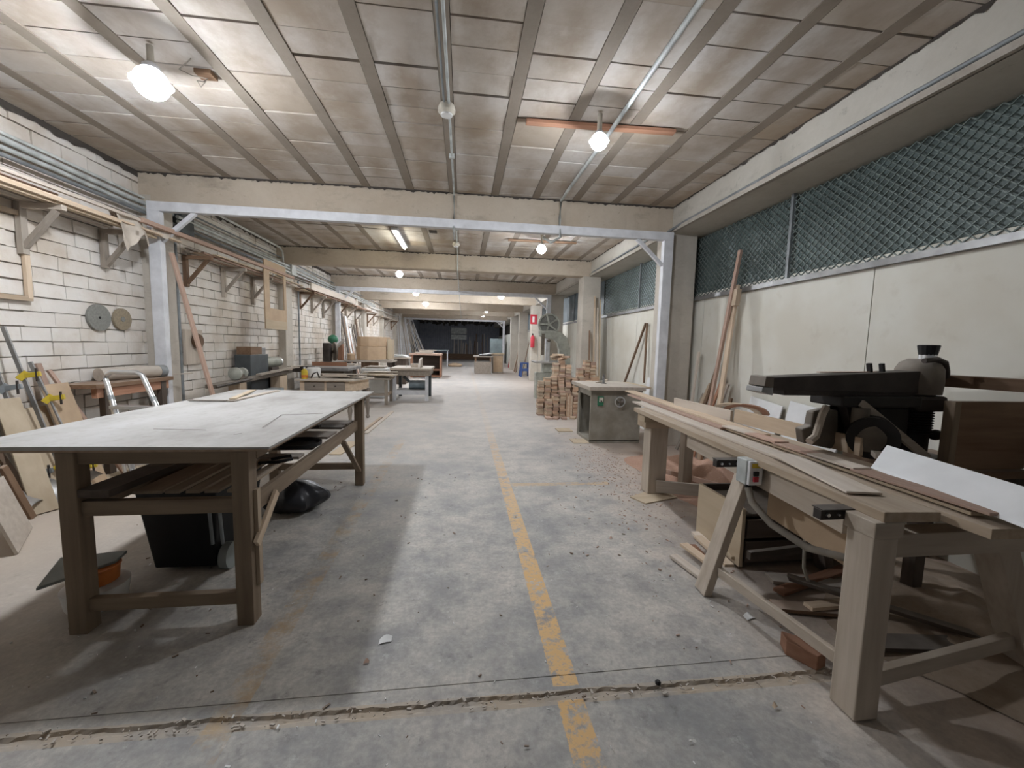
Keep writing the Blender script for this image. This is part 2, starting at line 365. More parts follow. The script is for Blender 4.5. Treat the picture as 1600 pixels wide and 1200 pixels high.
def jagged(name, fn, n, label):
    """dark broken gap: fn(u) gives its upper and lower edge"""
    g = G(); g.grid(n, 1, lambda u, v: fn(u, v)); return struct(name, g, 'slab', label=label)
JX = [-.16+.575*i for i in range(-6, 6)]
g = G(); edges = sorted(JX)
spans = [(XL, edges[0]-.05)]+[(a+.05, b-.05) for a, b in zip(edges, edges[1:])]+[(edges[-1]+.05, 3.08)]
spans = [(a, b) for a, b in spans if b > XL and b-a > .05]
y = -4.0
for k in range(122):
    for a, b in spans:
        a2 = max(a, XL); jit = R(-.010, .010); z = CEIL+R(-.003, .006)
        g.span((a2+.005, y+jit+R(.004, .017), z), (b-.004, y+.27+jit, z+.09))
    y += .272
struct('ceiling', g, 'ceil', world=ID)
struct('ceiling_slab', G().span((XL-.3, -4, CEIL+.05), (XR+.4, FAR+.3, CEIL+.25)), 'slab', world=ID)
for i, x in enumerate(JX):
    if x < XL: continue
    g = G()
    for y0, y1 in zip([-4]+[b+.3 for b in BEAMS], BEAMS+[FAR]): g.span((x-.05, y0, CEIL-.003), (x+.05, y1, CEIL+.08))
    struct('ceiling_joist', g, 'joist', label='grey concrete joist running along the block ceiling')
for y in BEAMS:
    g = G(); n = 60
    def pt(i, j, y=y):
        x = XL+(3.06-XL)*i/n; a = [(y, CEIL+.06), (y, CEIL-.02), (y+.004, CEIL-.15), (y, 3.215), (y+.015, 3.2), (y+.29, 3.2), (y+.3, 3.22), (y+.3, CEIL+.06)][j]
        return (x, a[0]+R(-.004, .004), a[1]+R(-.004, .004))
    g.grid(n, 7, lambda u, v: pt(round(u*n), round(v*7)))
    struct('ceiling_beam', g, 'beam', label='wide concrete cross beam under the ceiling')
    jagged('ceiling_gap', lambda u, v, y=y: (XL+(3.05-XL)*u, y-.008, CEIL+.01 if v == 0 else CEIL-.012-abs(random.gauss(0, .012))), 260, 'dark crumbled gap between beam and ceiling blocks')
jagged('ceiling_gap', lambda u, v: (3.04, -4+32*u, CEIL+.01 if v == 0 else CEIL-.008-abs(random.gauss(0, .012))), 700, 'dark crumbled gap along the edge beam')
jagged('ceiling_gap', lambda u, v: (XL+.012, -4+32*u, CEIL+.01 if v == 0 else CEIL-.05-abs(random.gauss(0, .02))), 500, 'dark grime line where the block wall meets the ceiling')
g = G().span((3.05, -4, 3.2), (XR+.3, FAR, CEIL+.04))
struct('edge_beam', g, 'edge', label='long concrete beam above the mesh windows')
struct('trim_1', G().span((3.015, -4, 3.2), (3.06, 28.4, 3.25)), 'mortar', label='rough lip along the edge beam')

g = G(); z = 0; row = 0
while z < CEIL:
    y = -4.0+(row % 2)*.15
    while y < 33:
        l = R(.27, .33); d = R(-.006, .006); t = R(-.006, .006); q = R(-.005, .005); h = .137+R(-.006, .006); e = R(.002, .008) if random.random() < .25 else R(-.001, .001)
        x0, x1 = XL-.12, XL+d
        g.add([(x0, y, z), (x0, y+l-e, z), (x0, y+l-e, z+h), (x0, y, z+h), (x1+t, y+R(0, .006), z+R(0, .006)), (x1+q, y+l-e-R(0, .006), z+R(0, .006)), (x1+q+R(-.006, .004), y+l-e-R(0, .006), z+h-R(0, .006)), (x1+t+R(-.006, .004), y+R(0, .006), z+h-R(0, .006))],
              [(4, 5, 6, 7), (0, 4, 7, 3), (1, 2, 6, 5), (3, 7, 6, 2), (0, 1, 5, 4)])
        y += l
    z += .143; row += 1
struct('wall_left', g, 'brick', world=ID)
g = G()
g.grid(420, 40, lambda u, v: (XL-.028+R(-.008, .008), -4+37*u, 3.6*v))
struct('wall_left_mortar', g, 'mortar', world=ID, smooth=True)
struct('wall_left_far', G().span((XL-.3, -4, 0), (XL-.13, FAR, CEIL+.1)), 'back', world=ID)
for y in BEAMS:
    if y > 28: continue
    struct('wall_pillar', G().span((XL-.1, y, 0), (-3.95, y+.38, 3.3)), 'pillar', bevel=.012, label='pale concrete pillar against the whitewashed block wall')
    struct('wall_pillar', G().span((3.05 if y < 6 else 2.88, y+.02, 0), (3.47 if y < 6 else 3.32, y+.46, 3.25)), 'pillar', bevel=.012, label='grey concrete pillar in front of the cream wall')

# right wall: boards under a band of expanded metal
seams = [-4, .62, 3.22, 5.75, 8.1, 10.4, 13, 15.6, 18.2, 20.8, 23.4, 26, FAR]
for a, b in zip(seams, seams[1:]):
    struct('wall_right', G().span((XR, a+.004, 0), (XR+.03, b-.004, 2.345)), 'wall', label='cream painted board of the side wall')
struct('wall_right_core', G().span((XR+.03, -4, 0), (XR+.2, FAR, 2.3)), 'wall', world=ID)
def window(name, y0, y1, div, pane, label, lit):
    t = thing(name, label, 'window', (XR, (y0+y1)/2, 2.25)); t['kind'] = 'structure'
    build('frame', G().span((XR-.045, y0, 2.245), (XR, y1, 2.275)).span((XR-.05, y0, 2.245), (XR-.042, y1, 2.30)).span((XR-.03, y0, 2.27), (XR, y0+.04, 3.2)), 'steel', t)
    for d in div: build('mullion', G().span((XR-.035, d-.018, 2.26), (XR+.005, d+.018, 3.2)), 'pipedark', t)
    build('pane', G().span((XR+.05, y0, 2.36), (XR+.06, y1, 3.25)), pane, t)
    g = G(); w, h = .088, .038; rws = int(.93/h); n = int((y1-y0)/w)
    for r in range(rws):
        for c in range(n):
            ya = y0+c*w+(r % 2)*w/2; za = 2.268+r*h
            for s in (1, -1):
                yb = ya+s*w/2
                if y0-.01 < yb < y1+.01: g.bar((XR-.012, ya, za), (XR-.004, yb, za+h), .008, .008, (1, 0, 0))
    build('expanded_mesh', g, 'mesh', t)
    return t
window('window_1', .35, 6.34, (1.9, 4.18), 'glass', 'dark teal pane behind expanded metal mesh above the cream wall', 1)
window('window_2', 6.36, 10.2, (8.0,), 'glass2', 'pale grey mesh window between two concrete pillars', 1)  # paler pane material: the lamplight on this window is put into its colour
for k, (a, b) in enumerate(((10.22, 13.9), (13.92, 17.6), (17.62, 21.3), (21.32, 28.4))):
    t = thing('window_%d' % (k+3), 'dark unlit pane high on the side wall beyond the bandsaw', 'window', (XR, (a+b)/2, 2.25)); t['kind'] = 'structure'
    build('pane', G().span((XR+.02, a, 2.3), (XR+.03, b, 3.25)), 'glass3', t)
    build('frame', G().span((XR-.03, a, 2.26), (XR+.01, b, 2.31)), 'steel', t)
    for q in range(1, 4): build('mullion', G().span((XR-.02, a+(b-a)*q/4-.02, 2.3), (XR+.02, a+(b-a)*q/4+.02, 3.2)), 'pipedark', t)
struct('wall_right_top', G().span((XR+.25, -4, 2.2), (XR+.3, FAR, CEIL)), 'slab', world=ID)
g = G()
for i in range(44):
    x = XL-.2+i*.18; g.span((x, FAR+R(0, .05), 0), (x+.165, FAR+.12, CEIL+R(-.3, 0)))
struct('wall_back', g, 'back', world=ID)
struct('wall_back_core', G().span((XL-.3, FAR+.12, 0), (XR+.3, FAR+.25, CEIL+.1)), 'slab', world=ID)
struct('trim_2', G().span((XL, FAR-.6, 0), (XR, FAR-.1, .55)), 'brown', label='low brown board along the back wall')

# white steel portal under the first and third beams
for y, xa, xb, lab in ((5.78, -3.95, 3.03, 'white steel portal frame under the first concrete beam'), (13.35, -3.95, 2.87, 'white steel portal frame under the third beam beyond the tube light'), (28.33, -3.95, 2.87, 'white steel portal frame before the dark end of the hall')):
    t = thing('steel_portal', lab, 'steel frame', ((xa+xb)/2, y, 0))
    build('crossbeam', G().span((xa, y, 3.075), (xb, y+.09, 3.19)), 'steelwhite', t, bevel=.004)
    for x in (xa, xb-.14): build('post', G().span((x, y, 0), (x+.14, y+.09, 3.075)), 'steelwhite', t, bevel=.004)
    for x, s in ((xa+.14, 1), (xb-.14, -1)):
        build('brace', G().bar((x, y+.045, 2.72), (x+s*.40, y+.045, 3.08), .05, .05), 'steelwhite', t, bevel=.003)

# conduits
def tube_thing(name, pts, r, mat, label, cat='pipe', group=None, n=10): return build(name, G().tube(pts, r, n), mat, smooth=True, label=label, cat=cat, group=group)
for i, (x, z, r, m, y0, y1) in enumerate(((-4.04, 3.12, .022, 'pipe', 1, 6.6), (-4.02, 3.185, .028, 'pipe', 1, 6.6), (-4.0, 3.05, .02, 'pipedark', 1, 12), (-4.04, 3.245, .016, 'pvc', 1, 12), (-3.92, 3.15, .024, 'pipe', 6.3, 19), (-3.92, 3.09, .02, 'pipe', 6.3, 19), (0, 0, .02, 'pvc', 0, 0), (-4.0, 3.30, .014, 'pipedark', 6.3, 27), (-3.9, 3.02, .018, 'pvc', 9, 27))):
    tube_thing('conduit', [(-3.98, 6.5, 3.2), (-3.95, 6.55, 3.42), (-3.92, 6.7, 3.47), (-3.92, 9.5, 3.47), (-3.92, 9.62, 3.40), (-3.92, 9.66, 3.15), (-3.95, 9.9, 3.12)] if not x else [(x, y0+(y1-y0)*k/6, z+(.012*math.sin(k*2.1+i) if k else 0)) for k in range(7)], r, m, ['thin', 'thick', 'dark', 'slim pale', 'second thick', 'third thick', 'upper pale', 'small dark', 'lower pale'][i]+' conduit running along the top of the block wall', group='conduits on the block wall')
for y, z0, z1, lab in ((6.42, .2, 2.95, 'grey vertical conduit beside the white steel post'), (10.75, .2, 2.95, 'grey vertical conduit behind the tall cut-out panel')):
    tube_thing('downpipe', [(-4.04, y, z0), (-4.04, y, z1)], .02, 'pipedark', lab)
build('junction_box', G().span((-4.09, 6.36, 2.96), (-3.9, 6.62, 3.26)), 'greycab', bevel=.004, label='grey metal junction box where the conduits meet past the first pillar', cat='junction box')
build('junction_box', G().span((-4.09, 9.95, 2.98), (-3.86, 10.2, 3.28)), 'pvc', bevel=.004, label='pale junction box on the conduits behind the second pillar', cat='junction box')
cx = -.165
t = thing('ceiling_conduit', 'straight thin conduit along the middle of the ceiling carrying smoke detectors', 'pipe', (cx, 3, CEIL-.06))
pts = [(cx, -3, CEIL-.03), (cx, 5.80, CEIL-.03), (cx, 5.85, CEIL-.05), (cx, 5.85, 3.17), (cx, 5.74, 3.05), (cx, 6.3, 3.05), (cx, 6.4, CEIL-.03), (cx, 9.68, CEIL-.03), (cx, 9.72, 3.2), (cx, 13.4, 3.17), (cx, 28, 3.17)]
build('pipe', G().tube([(x+.02, y, z) for x, y, z in pts], .012), 'pipe', t, smooth=True)
build('pipe', G().tube([(cx-.02, -3, CEIL-.03), (cx-.02, 3.7, CEIL-.03)], .009), 'pipedark', t, smooth=True)
for y in (2.3, 4.7, 7.6): build('clip', G().span((cx-.01, y, CEIL-.05), (cx+.05, y+.03, CEIL-.008)), 'pvc', t)
for y, lab in ((3.78, 'round cream smoke detector on the ceiling conduit before the first beam'), (8.6, 'small white detector on the conduit between first and second beams')):
    t = thing('smoke_detector', lab, 'smoke detector', (cx, y, CEIL-.1))
    build('base', G().lathe([(.05, 0), (.075, .02), (.075, .045), (.06, .08)], (cx, y, CEIL-.092)), 'sockets', t, smooth=True)
    build('head', G().lathe([(.035, -.02), (.05, -.012), (.05, .002)], (cx, y, CEIL-.092)), 'paper', t, smooth=True)
    for q in range(6):
        a = q*math.pi/3; build('vent', G().bar((cx+.03*math.cos(a), y+.03*math.sin(a), CEIL-.106), (cx+.045*math.cos(a), y+.045*math.sin(a), CEIL-.102), .006, .006), 'steel', t)
lx = 1.36
tube_thing('ceiling_conduit', [(lx, -3, CEIL-.035), (lx, 3.3, CEIL-.035), (lx-.01, 3.9, CEIL-.05), (lx-.02, 5.4, CEIL-.035), (lx-.02, 5.80, CEIL-.04), (lx-.02, 5.85, 3.3), (lx-.03, 5.74, 3.02), (lx-.12, 5.9, 2.98), (lx-.2, 6.1, 3.1)], .020, 'pipe', 'silver conduit crossing the ceiling past the plank with a bulb')
tube_thing('edge_conduit', [(3.03, -3+k*1.22+.0, 3.27+.008*math.sin(k*1.7)) for k in range(8)]+[(2.98, 5.86, 3.22), (2.99, 6.3, 3.22), (3.03, 6.6, 3.3), (3.03, 9.6, 3.27)], .018, 'pipedark', 'dark conduit along the foot of the edge beam above the windows')
board('ceiling_plank', (.55, 3.90, CEIL-.03), (1.96, 3.85, CEIL-.03), .07, .03, 'red', label='reddish brown plank nailed across the ceiling joists', cat='plank')
board('ceiling_plank', (.85, 8.12, CEIL-.03), (2.2, 8.08, CEIL-.03), .07, .03, 'brown', label='brown plank across the ceiling beyond the first beam', cat='plank')
tube_thing('loose_cable', [at_z(298, 92, CEIL-.015), at_z(280, 108, CEIL-.02), at_z(300, 118, CEIL-.03), at_z(325, 123, CEIL-.03), at_z(318, 128, CEIL-.09), at_z(308, 126, CEIL-.10), at_z(314, 136, CEIL-.11), at_z(322, 127, CEIL-.06)], .004, 'rope', 'loose curl of wire hanging from the ceiling beside the big bulb', 'cable')
build('socket_plate', G().span(at_z(322, 120, CEIL-.03)-V(.06, .05, 0), at_z(322, 120, CEIL-.03)+V(.06, .05, .03)), 'brown', label='small brown wooden block on the ceiling holding a loose wire', cat='block')
for k in range(3):
    a = at_z(688+k*9-8, 362, CEIL-.02); build('ceiling_hole', G().span(a-V(.11, .05, .005), a+V(.03, .1, .01)), 'slab', kind='structure', label='dark gap in a broken ceiling block')
    break

# lamps
def bulb(p, r, label):
    t = thing('hanging_bulb', label, 'light bulb', p)
    arc = lambda d0, d1, n: [(max(.0008, r*math.sin(math.radians(d0+(d1-d0)*i/n))), -r*math.cos(math.radians(d0+(d1-d0)*i/n))) for i in range(n+1)]
    build('globe', G().lathe(arc(0, 88, 9), p), 'bulb', t, smooth=True)
    build('globe_top', G().lathe(arc(88, 148, 6), p), 'bulbtop', t, smooth=True); q = arc(148, 148, 1)[0]
    build('rim', G().lathe([(r*.985, -.002), (r*1.2, -.001), (r*1.2, .004), (r*.985, .006), (r*.985, -.002)], p), 'steelwhite', t, smooth=True)  # ring added to cut the light thrown steeply up at the ceiling
    build('heat_sink', G().lathe([(q[0], q[1]), (q[0]*.9, q[1]+r*.25), (q[0]*.6, q[1]+r*.4)], p), 'steelwhite', t, smooth=True)
    build('lamp_holder', G().cyl(p+V(0, 0, q[1]+r*.35), V(p.x, p.y, CEIL-.02), .022), 'sockets', t, smooth=True)
for px, py, z, r, lab in ((237, 130, 3.30, .106, 'big glaring bulb hanging near the block wall'), (936, 221, 3.32, .074, 'round bulb hanging beside the plank nailed across the ceiling'), (846, 389, 3.30, .085, 'round bulb seen under the white steel crossbeam'), (624, 428, 3.36, .09, 'bulb hanging just beyond the second concrete beam'), (650, 458, 3.33, .10, 'small distant bulb nearer the block wall, before the fifth beam'), (665, 474, 3.33, .12, 'small distant bulb lower in the row, beyond the fifth beam'), (783, 463, 3.33, .11, 'distant bulb above the bandsaw aisle')):
    bulb(at_z(px, py, z), r, lab)
bulb(V(1.46, 32.3, 3.40), .09, 'added bulb brightening the dark end bay beyond the last beam')  # extra bulb added behind the last beam to lift the dark end
bulb(at_z(760, 487, 3.33), .07, 'tiny bulb near the last beam'); bulb(at_z(755, 493, 3.3), .09, 'tiny bulb hanging lowest before the dark end')
t = thing('tube_light', 'lit fluorescent tube fixed along the ceiling beyond the first beam', 'lamp', (-1.25, 8.45, CEIL-.1))
build('housing', G().span((-1.31, 7.75, CEIL-.06), (-1.19, 9.1, CEIL-.012)), 'steelwhite', t, bevel=.004)
build('tube', G().cyl((-1.25, 7.8, CEIL-.085), (-1.25, 9.06, CEIL-.085), .02), 'tubelight', t, smooth=True)
tube_thing('lamp_cable', [(-3.0, 7.8, CEIL-.02), (-2.2, 7.75, CEIL-.03), (-1.32, 7.85, CEIL-.03)], .006, 'rope', 'thin cable crossing the ceiling to the fluorescent tube', 'cable')

# ------------------------------------------------------------------ big work table
T = thing('work_table', 'long brown wooden work table topped with a dusty grey sheet, slatted shelf below', 'table', (-1.65, 3.3, 0))
for x, y in ((-1.90, 2.2), (-1.115, 2.2), (-1.06, 4.34), (-1.90, 4.34)):
    build('leg', G().span((x-.042, y-.042, 0), (x+.042, y+.042, .935)), 'apron', T, bevel=.004)
for y in (2.2, 4.34): 
    board('apron', (-1.86, y, .905), (-1.10, y, .905), .05, .068, 'apron', parent=T)
    board('stretcher', (-1.86, y, .14 if y < 3 else .20), (-1.10, y, .14 if y < 3 else .20), .04, .065, 'apron', parent=T)
    board('shelf_rail', (-1.86, y, .645), (-1.10, y, .645), .045, .075, 'apron', parent=T)
for x in (-1.085, -1.90):
    board('side_rail', (x, 2.22, .64), (x, 4.36, .64), .03, .095, 'apron', parent=T)
    board('side_apron', (x, 2.24, .905), (x, 4.30, .905), .03, .06, 'apron', parent=T)
for i, (y, w) in enumerate(((2.92, .10), (3.22, .22), (3.62, .24), (3.95, .14), (4.16, .18))):
    board('shelf_slat', (-1.88, y, .697), (-1.105, y+R(-.02, .02), .697), w, .018, 'dark' if i % 2 else 'old', parent=T)
board('brace', at_x(432, 768, -1.05), at_x(401, 850, -1.055), .05, .02, 'light', (1, 0, 0), parent=T)
build('side_batten', G().span((-1.073, 2.20, .20), (-1.055, 2.235, .72)), 'light', T)
for i, x in enumerate((-1.62, -1.50, -1.40, -1.31, -1.20)): board('slotted_slat', (x, 2.26, .693), (x, 2.86, .693), .07 if i else .14, .016, 'benchwood', parent=T)
board('brace', (-1.06, 3.75, .60), (-1.06, 4.30, .16), .025, .045, 'apron', (1, 0, 0), parent=T)
build('sheet_underlayer', G().span((-2.34, 2.15, .937), (-.975, 4.56, .950)), 'plyedge', T)
g = G(); g.grid(40, 60, lambda u, v: (-2.36+1.40*u, 2.135+2.43*v, .968+.004*math.sin(u*5+v*7)-.002)); n = len(g.v)
g.grid(40, 60, lambda u, v: (-2.36+1.40*u, 2.135+2.43*v, .951))
for i in range(40): g.f += [(i, i+1, n+i+1, n+i), (60*41+i, 60*41+i+1, n+60*41+i+1, n+60*41+i)]
for j in range(60): g.f += [(j*41, j*41+41, n+j*41+41, n+j*41), (j*41+40, j*41+81, n+j*41+81, n+j*41+40)]
build('top_sheet', g, 'top', T)
for u, v in (((410, 668), (440, 648)), ((440, 648), (505, 646)), ((240, 670), (322, 672)), ((365, 679), (378, 677))):
    board('cut_mark', at_z(*u, .9705), at_z(*v, .9705), .004, .001, 'dark', parent=T, bevel=0)
board('batten', (-2.33, 2.3, .925), (-2.0, 2.34, .925), .09, .022, 'red', parent=T)
build('floor_block', G().span((-1.86, 2.36, 0), (-1.80, 2.42, .02)), 'red', label='small reddish offcut on the floor between the table legs', cat='offcut')

board('loose_plank', (-1.79, 2.16, .727), (-1.72, 3.9, .727), .15, .038, 'dark', label='thick dark plank lying along the shelf under the big table', cat='plank')
board('loose_strip', (-1.95, 3.68, .975), (-1.90, 4.46, .975), .055, .012, 'pale', label='pale wooden lath lying across the far end of the big table top', cat='lath')
board('loose_strip', (-2.30, 3.72, .974), (-1.99, 3.70, .974), .03, .010, 'old', label='thin grey lath lying at right angles beside the pale lath on the table', cat='lath')
board('loose_strip', (-1.945, 3.70, .990), (-2.14, 4.46, .977), .05, .01, 'ply', label='thin ply offcut beneath the pale lath on the table', cat='offcut')
t = thing('ring_tray', 'black round tray on the shelf slats under the big table', 'tray', (-1.22, 3.2, .707))
build('rim', G().lathe([(.14, 0), (.155, .005), (.155, .03), (.145, .03), (.138, .008)], (-1.22, 3.2, .707), n=32), 'black', t, smooth=True)
build('disc', G().cyl((-1.22, 3.2, .710), (-1.22, 3.2, .714), .136, n=32), 'steel', t)
tube_thing('strap', [(-1.25, 2.80, .712), (-1.15, 2.86, .72), (-1.12, 2.80, .712), (-1.18, 2.74, .712), (-1.29, 2.72, .712)], .010, 'black', 'black curled strap on the shelf slats nearest the front table leg', 'strap')
build('dark_offcut', G().prism([(-1.55, 3.72, .71), (-1.28, 3.80, .71), (-1.28, 3.80, .74), (-1.40, 3.78, .79), (-1.55, 3.72, .76)], (0, .06, 0)), 'castdark', label='dark angular iron part lying on the shelf beyond the round tray', cat='machine part')
# waste bin on wheels, bag, covered bucket
t = thing('waste_bin', 'black wheeled waste bin standing under the work table', 'bin', (-1.75, 2.95, 0))
g = G(); b0 = [(-1.93, 2.72), (-1.57, 2.72), (-1.53, 3.12), (-1.93, 3.14)]; b1 = [(-1.98, 2.66), (-1.52, 2.66), (-1.48, 3.18), (-1.98, 3.2)]
g.add([(x, y, .03) for x, y in b0]+[(x, y, .56) for x, y in b1], [(0, 1, 2, 3), (0, 1, 5, 4), (1, 2, 6, 5), (2, 3, 7, 6), (3, 0, 4, 7)]); build('body', g, 'black', t, bevel=.01)
build('lid', G().prism([(-2.0, 2.64, .56), (-1.46, 2.64, .56), (-1.46, 3.2, .56), (-2.0, 3.22, .56)], (0, 0, .03)), 'rubber', t, bevel=.008)
for y in (2.76, 3.14): build('wheel', G().cyl((-1.535, y, .085), (-1.485, y, .085), .085, n=24), 'slate', t, smooth=True)
build('axle', G().cyl((-1.53, 2.7, .085), (-1.53, 3.14, .085), .012), 'steel', t, smooth=True)
for x in (-1.56, -1.50): build('handle_tube', G().tube([(x, 2.68, .2), (x, 2.655, .5)], .010), 'pipedark', t, smooth=True)
g = G()
def bagp(u, v):
    a = 2*math.pi*u; r = (.27*math.sin(math.pi*min(1, .12+v*.88))**.6)*(1+.10*math.sin(5*a+3*v)+.05*math.sin(11*a)); return (-1.48+r*1.0*math.cos(a), 3.72+r*.8*math.sin(a), .005+.26*v)
g.grid(40, 14, bagp); build('rubbish_bag', g, 'bag', smooth=True, label='crumpled dark plastic bag on the floor under the table', cat='bag')
t = thing('bucket', 'orange and white plastic bucket half hidden behind the table leg', 'bucket', (-2.02, 2.42, 0))
build('body', G().lathe([(.115, 0), (.13, .02), (.14, .09), (.145, .12), (.11, .13)], (-2.02, 2.42, .0)), 'paper', t, smooth=True)
build('inner_pail', G().lathe([(.09, .13), (.098, .135), (.105, .21), (.11, .215), (.11, .221), (.09, .221)], (-2.02, 2.42, 0)), 'orange', t, smooth=True)
build('cover_board', G().prism([(-2.10, 2.19, .222), (-1.93, 2.44, .222), (-1.96, 2.56, .222), (-2.26, 2.50, .222)], (0, 0, .016)), 'slate', bevel=.003, label='slate grey board lying over the bucket beside the table leg', cat='board')

# ------------------------------------------------------------------ saw bench with radial arm saw
B = thing('saw_bench', 'long narrow wooden saw bench with thick worn posts, along the cream wall', 'bench', (1.9, 2.6, 0))
board('bench_top', (1.76, 1.34, .865), (1.90, 4.02, .865), .24, .042, 'benchwood', parent=B, bevel=.004)
board('rear_top', (2.12, 1.20, .855), (2.18, 4.02, .855), .40, .04, 'benchwood', parent=B)
board('front_apron', (1.70, 1.55, .77), (1.86, 3.10, .77), .03, .14, 'bare', parent=B)
board('fence', (2.375, 2.12, .945), (2.33, 3.20, .945), .025, .11, 'light', parent=B)
board('fence', (2.325, 3.24, .935), (2.27, 4.10, .935), .025, .09, 'pale', parent=B)
build('post', G().span((1.605, 1.345, 0), (1.715, 1.46, .78)), 'bare', B, bevel=.006)
build('post_block', G().span((1.60, 1.34, .78), (1.73, 1.47, .845)), 'bare', B, bevel=.004)
build('post', G().span((1.90, 3.86, .012), (2.09, 4.02, .70)), 'bare', B, bevel=.006)
build('post_cap', G().span((1.83, 3.84, .70), (2.10, 4.03, .76)), 'light', B, bevel=.004)
build('post_cap', G().span((1.82, 3.85, .76), (2.04, 4.01, .843)), 'ply', B, bevel=.004)
build('post', G().bar((1.50, 2.24, 0), (1.70, 2.22, .74), .05, .105, (0, 1, 0)), 'bare', B, bevel=.004)
build('rear_post', G().bar((2.72, 1.52, 0), (2.42, 1.52, .70), .10, .11, (0, 1, 0)), 'bare', B, bevel=.004)
build('rear_post', G().bar((2.50, 2.4, 0), (2.30, 2.4, .80), .06, .10, (0, 1, 0)), 'dark', B, bevel=.004)
build('rear_post', G().span((2.3, 3.9, 0), (2.4, 4.0, .83)), 'bare', B, bevel=.004)
build('crossbeam', G().span((1.74, 1.46, .63), (2.75, 1.55, .735)), 'bare', B, bevel=.004)
build('foot_rail', G().bar((1.70, 1.42, .11), (2.70, 1.52, .17), .035, .07), 'bare', B, bevel=.003)
build('long_rail', G().bar((1.56, 2.22, .16), (1.65, 1.47, .17), .03, .055), 'bare', B, bevel=.003)
build('dark_rail', G().bar((1.80, 2.25, .22), (2.62, 2.35, .22), .03, .05), 'dark', B)
for y, x0, x1 in ((1.50, 1.50, 1.78), (2.24, 1.52, 1.74)):
    a = build('iron_bracket', G().span((x0, y-.02, .80), (x1, y+.02, .842)).prism([(x0, y-.03, .842), (x1, y-.03, .842), (x1, y+.03, .842), (x0, y+.03, .842)], (0, 0, .006)), 'castdark', B, bevel=.002)
    for q in (.03, .08, .13): build('bolt', G().cyl((x0+q, y-.028, .822), (x0+q, y-.018, .822), .008 if q != .08 else .005, n=8), 'alu', a)
s = thing('switch_box', 'grey electric switch box with red and black buttons on the bench', 'switch', (1.70, 2.10, .72))
build('housing', G().span((1.625, 2.105, .73), (1.735, 2.19, .875)), 'pipe', s, bevel=.006)
build('cover', G().span((1.632, 2.085, .732), (1.715, 2.106, .872)), 'white', s, bevel=.005)
build('label_strip', G().span((1.645, 2.083, .835), (1.70, 2.086, .86)), 'yellow', s)
build('button', G().span((1.655, 2.074, .79), (1.685, 2.086, .815)), 'black', s, bevel=.002)
build('button', G().span((1.655, 2.074, .755), (1.685, 2.086, .785)), 'redp', s, bevel=.002)
build('gland', G().cyl((1.68, 2.15, .70), (1.68, 2.15, .732), .016), 'black', s, smooth=True)
tube_thing('power_hose', [(1.68, 2.15, .70), (1.69, 2.12, .62), (1.74, 2.02, .53), (1.84, 1.88, .46), (1.96, 1.76, .46), (2.1, 1.7, .52)], .020, 'rope', 'dusty grey hose drooping from the switch box under the bench', 'hose')
tube_thing('frayed_cable', [(1.93, 2.0, .80), (1.93, 1.99, .55), (1.94, 2.0, .42), (1.97, 2.02, .26), (2.06, 2.06, .12)], .009, 'rope', 'frayed cord hanging under the bench before the drawer box', 'cable')
tube_thing('frayed_cable', [(1.955, 1.99, .62), (1.96, 1.985, .52), (1.935, 1.985, .44), (1.92, 1.98, .41)], .005, 'rope', 'short loose cord end knotted to the frayed cord under the bench', 'cable')
# boards lying on the bench
for p, q, w, t_, m, lab in (
    ((1.965, 4.36, .896), (1.84, 2.02, .896), .115, .016, 'pale', 'long pale board lying along the front edge of the saw bench'),
    ((1.845, 2.10, .910), (1.74, 1.52, .897), .15, .010, 'pale', 'short pale board on the bench with a slanted end, nearest the thick post'),
    ((2.17, 5.05, .893), (2.03, 2.9, .893), .075, .016, 'pink', 'long pinkish strip in the middle of the saw bench'),
    ((2.32, 5.42, .905), (2.19, 2.7, .885), .13, .018, 'light', 'long light board overhanging the far end of the bench'),
    ((2.09, 3.02, .890), (2.01, 1.30, .890), .085, .014, 'ply', 'narrow ply strip under the pinkish boards on the bench')):
    board('bench_board', p, q, w, t_, m, label=lab, cat='board', group='boards lying on the saw bench')
for i, y in enumerate((2.78, 2.50, 2.22, 1.94, 1.66, 1.38)):
    x = 2.075-(2.78-y)*.045
    board('pink_slat', (x, y+.15, .908+.004*(i % 2)), (x-.01, y-.145, .912+.004*(i % 2)), .10, .012, 'pink' if i % 3 else 'pale', label='short pinkish slat laid end to end in a row on the bench', cat='slat', group='row of pinkish slats on the bench')
p = [at_z(1360, 731, .905), at_z(1383, 699, 1.0)]; dr = (at_z(1600, 767, 1.0)-p[1]).normalized()*1.5; p += [p[1]+dr, p[0]+dr]
build('white_board', G().prism(p, (.010, 0, .014)), 'white', bevel=.002, label='long white melamine board tilted against the bench fence', cat='board')
board('offcut', (2.40, 2.02, .91), (2.52, 2.20, .93), .06, .03, 'pale', label='pale offcut wedged behind the end of the white board', cat='offcut')
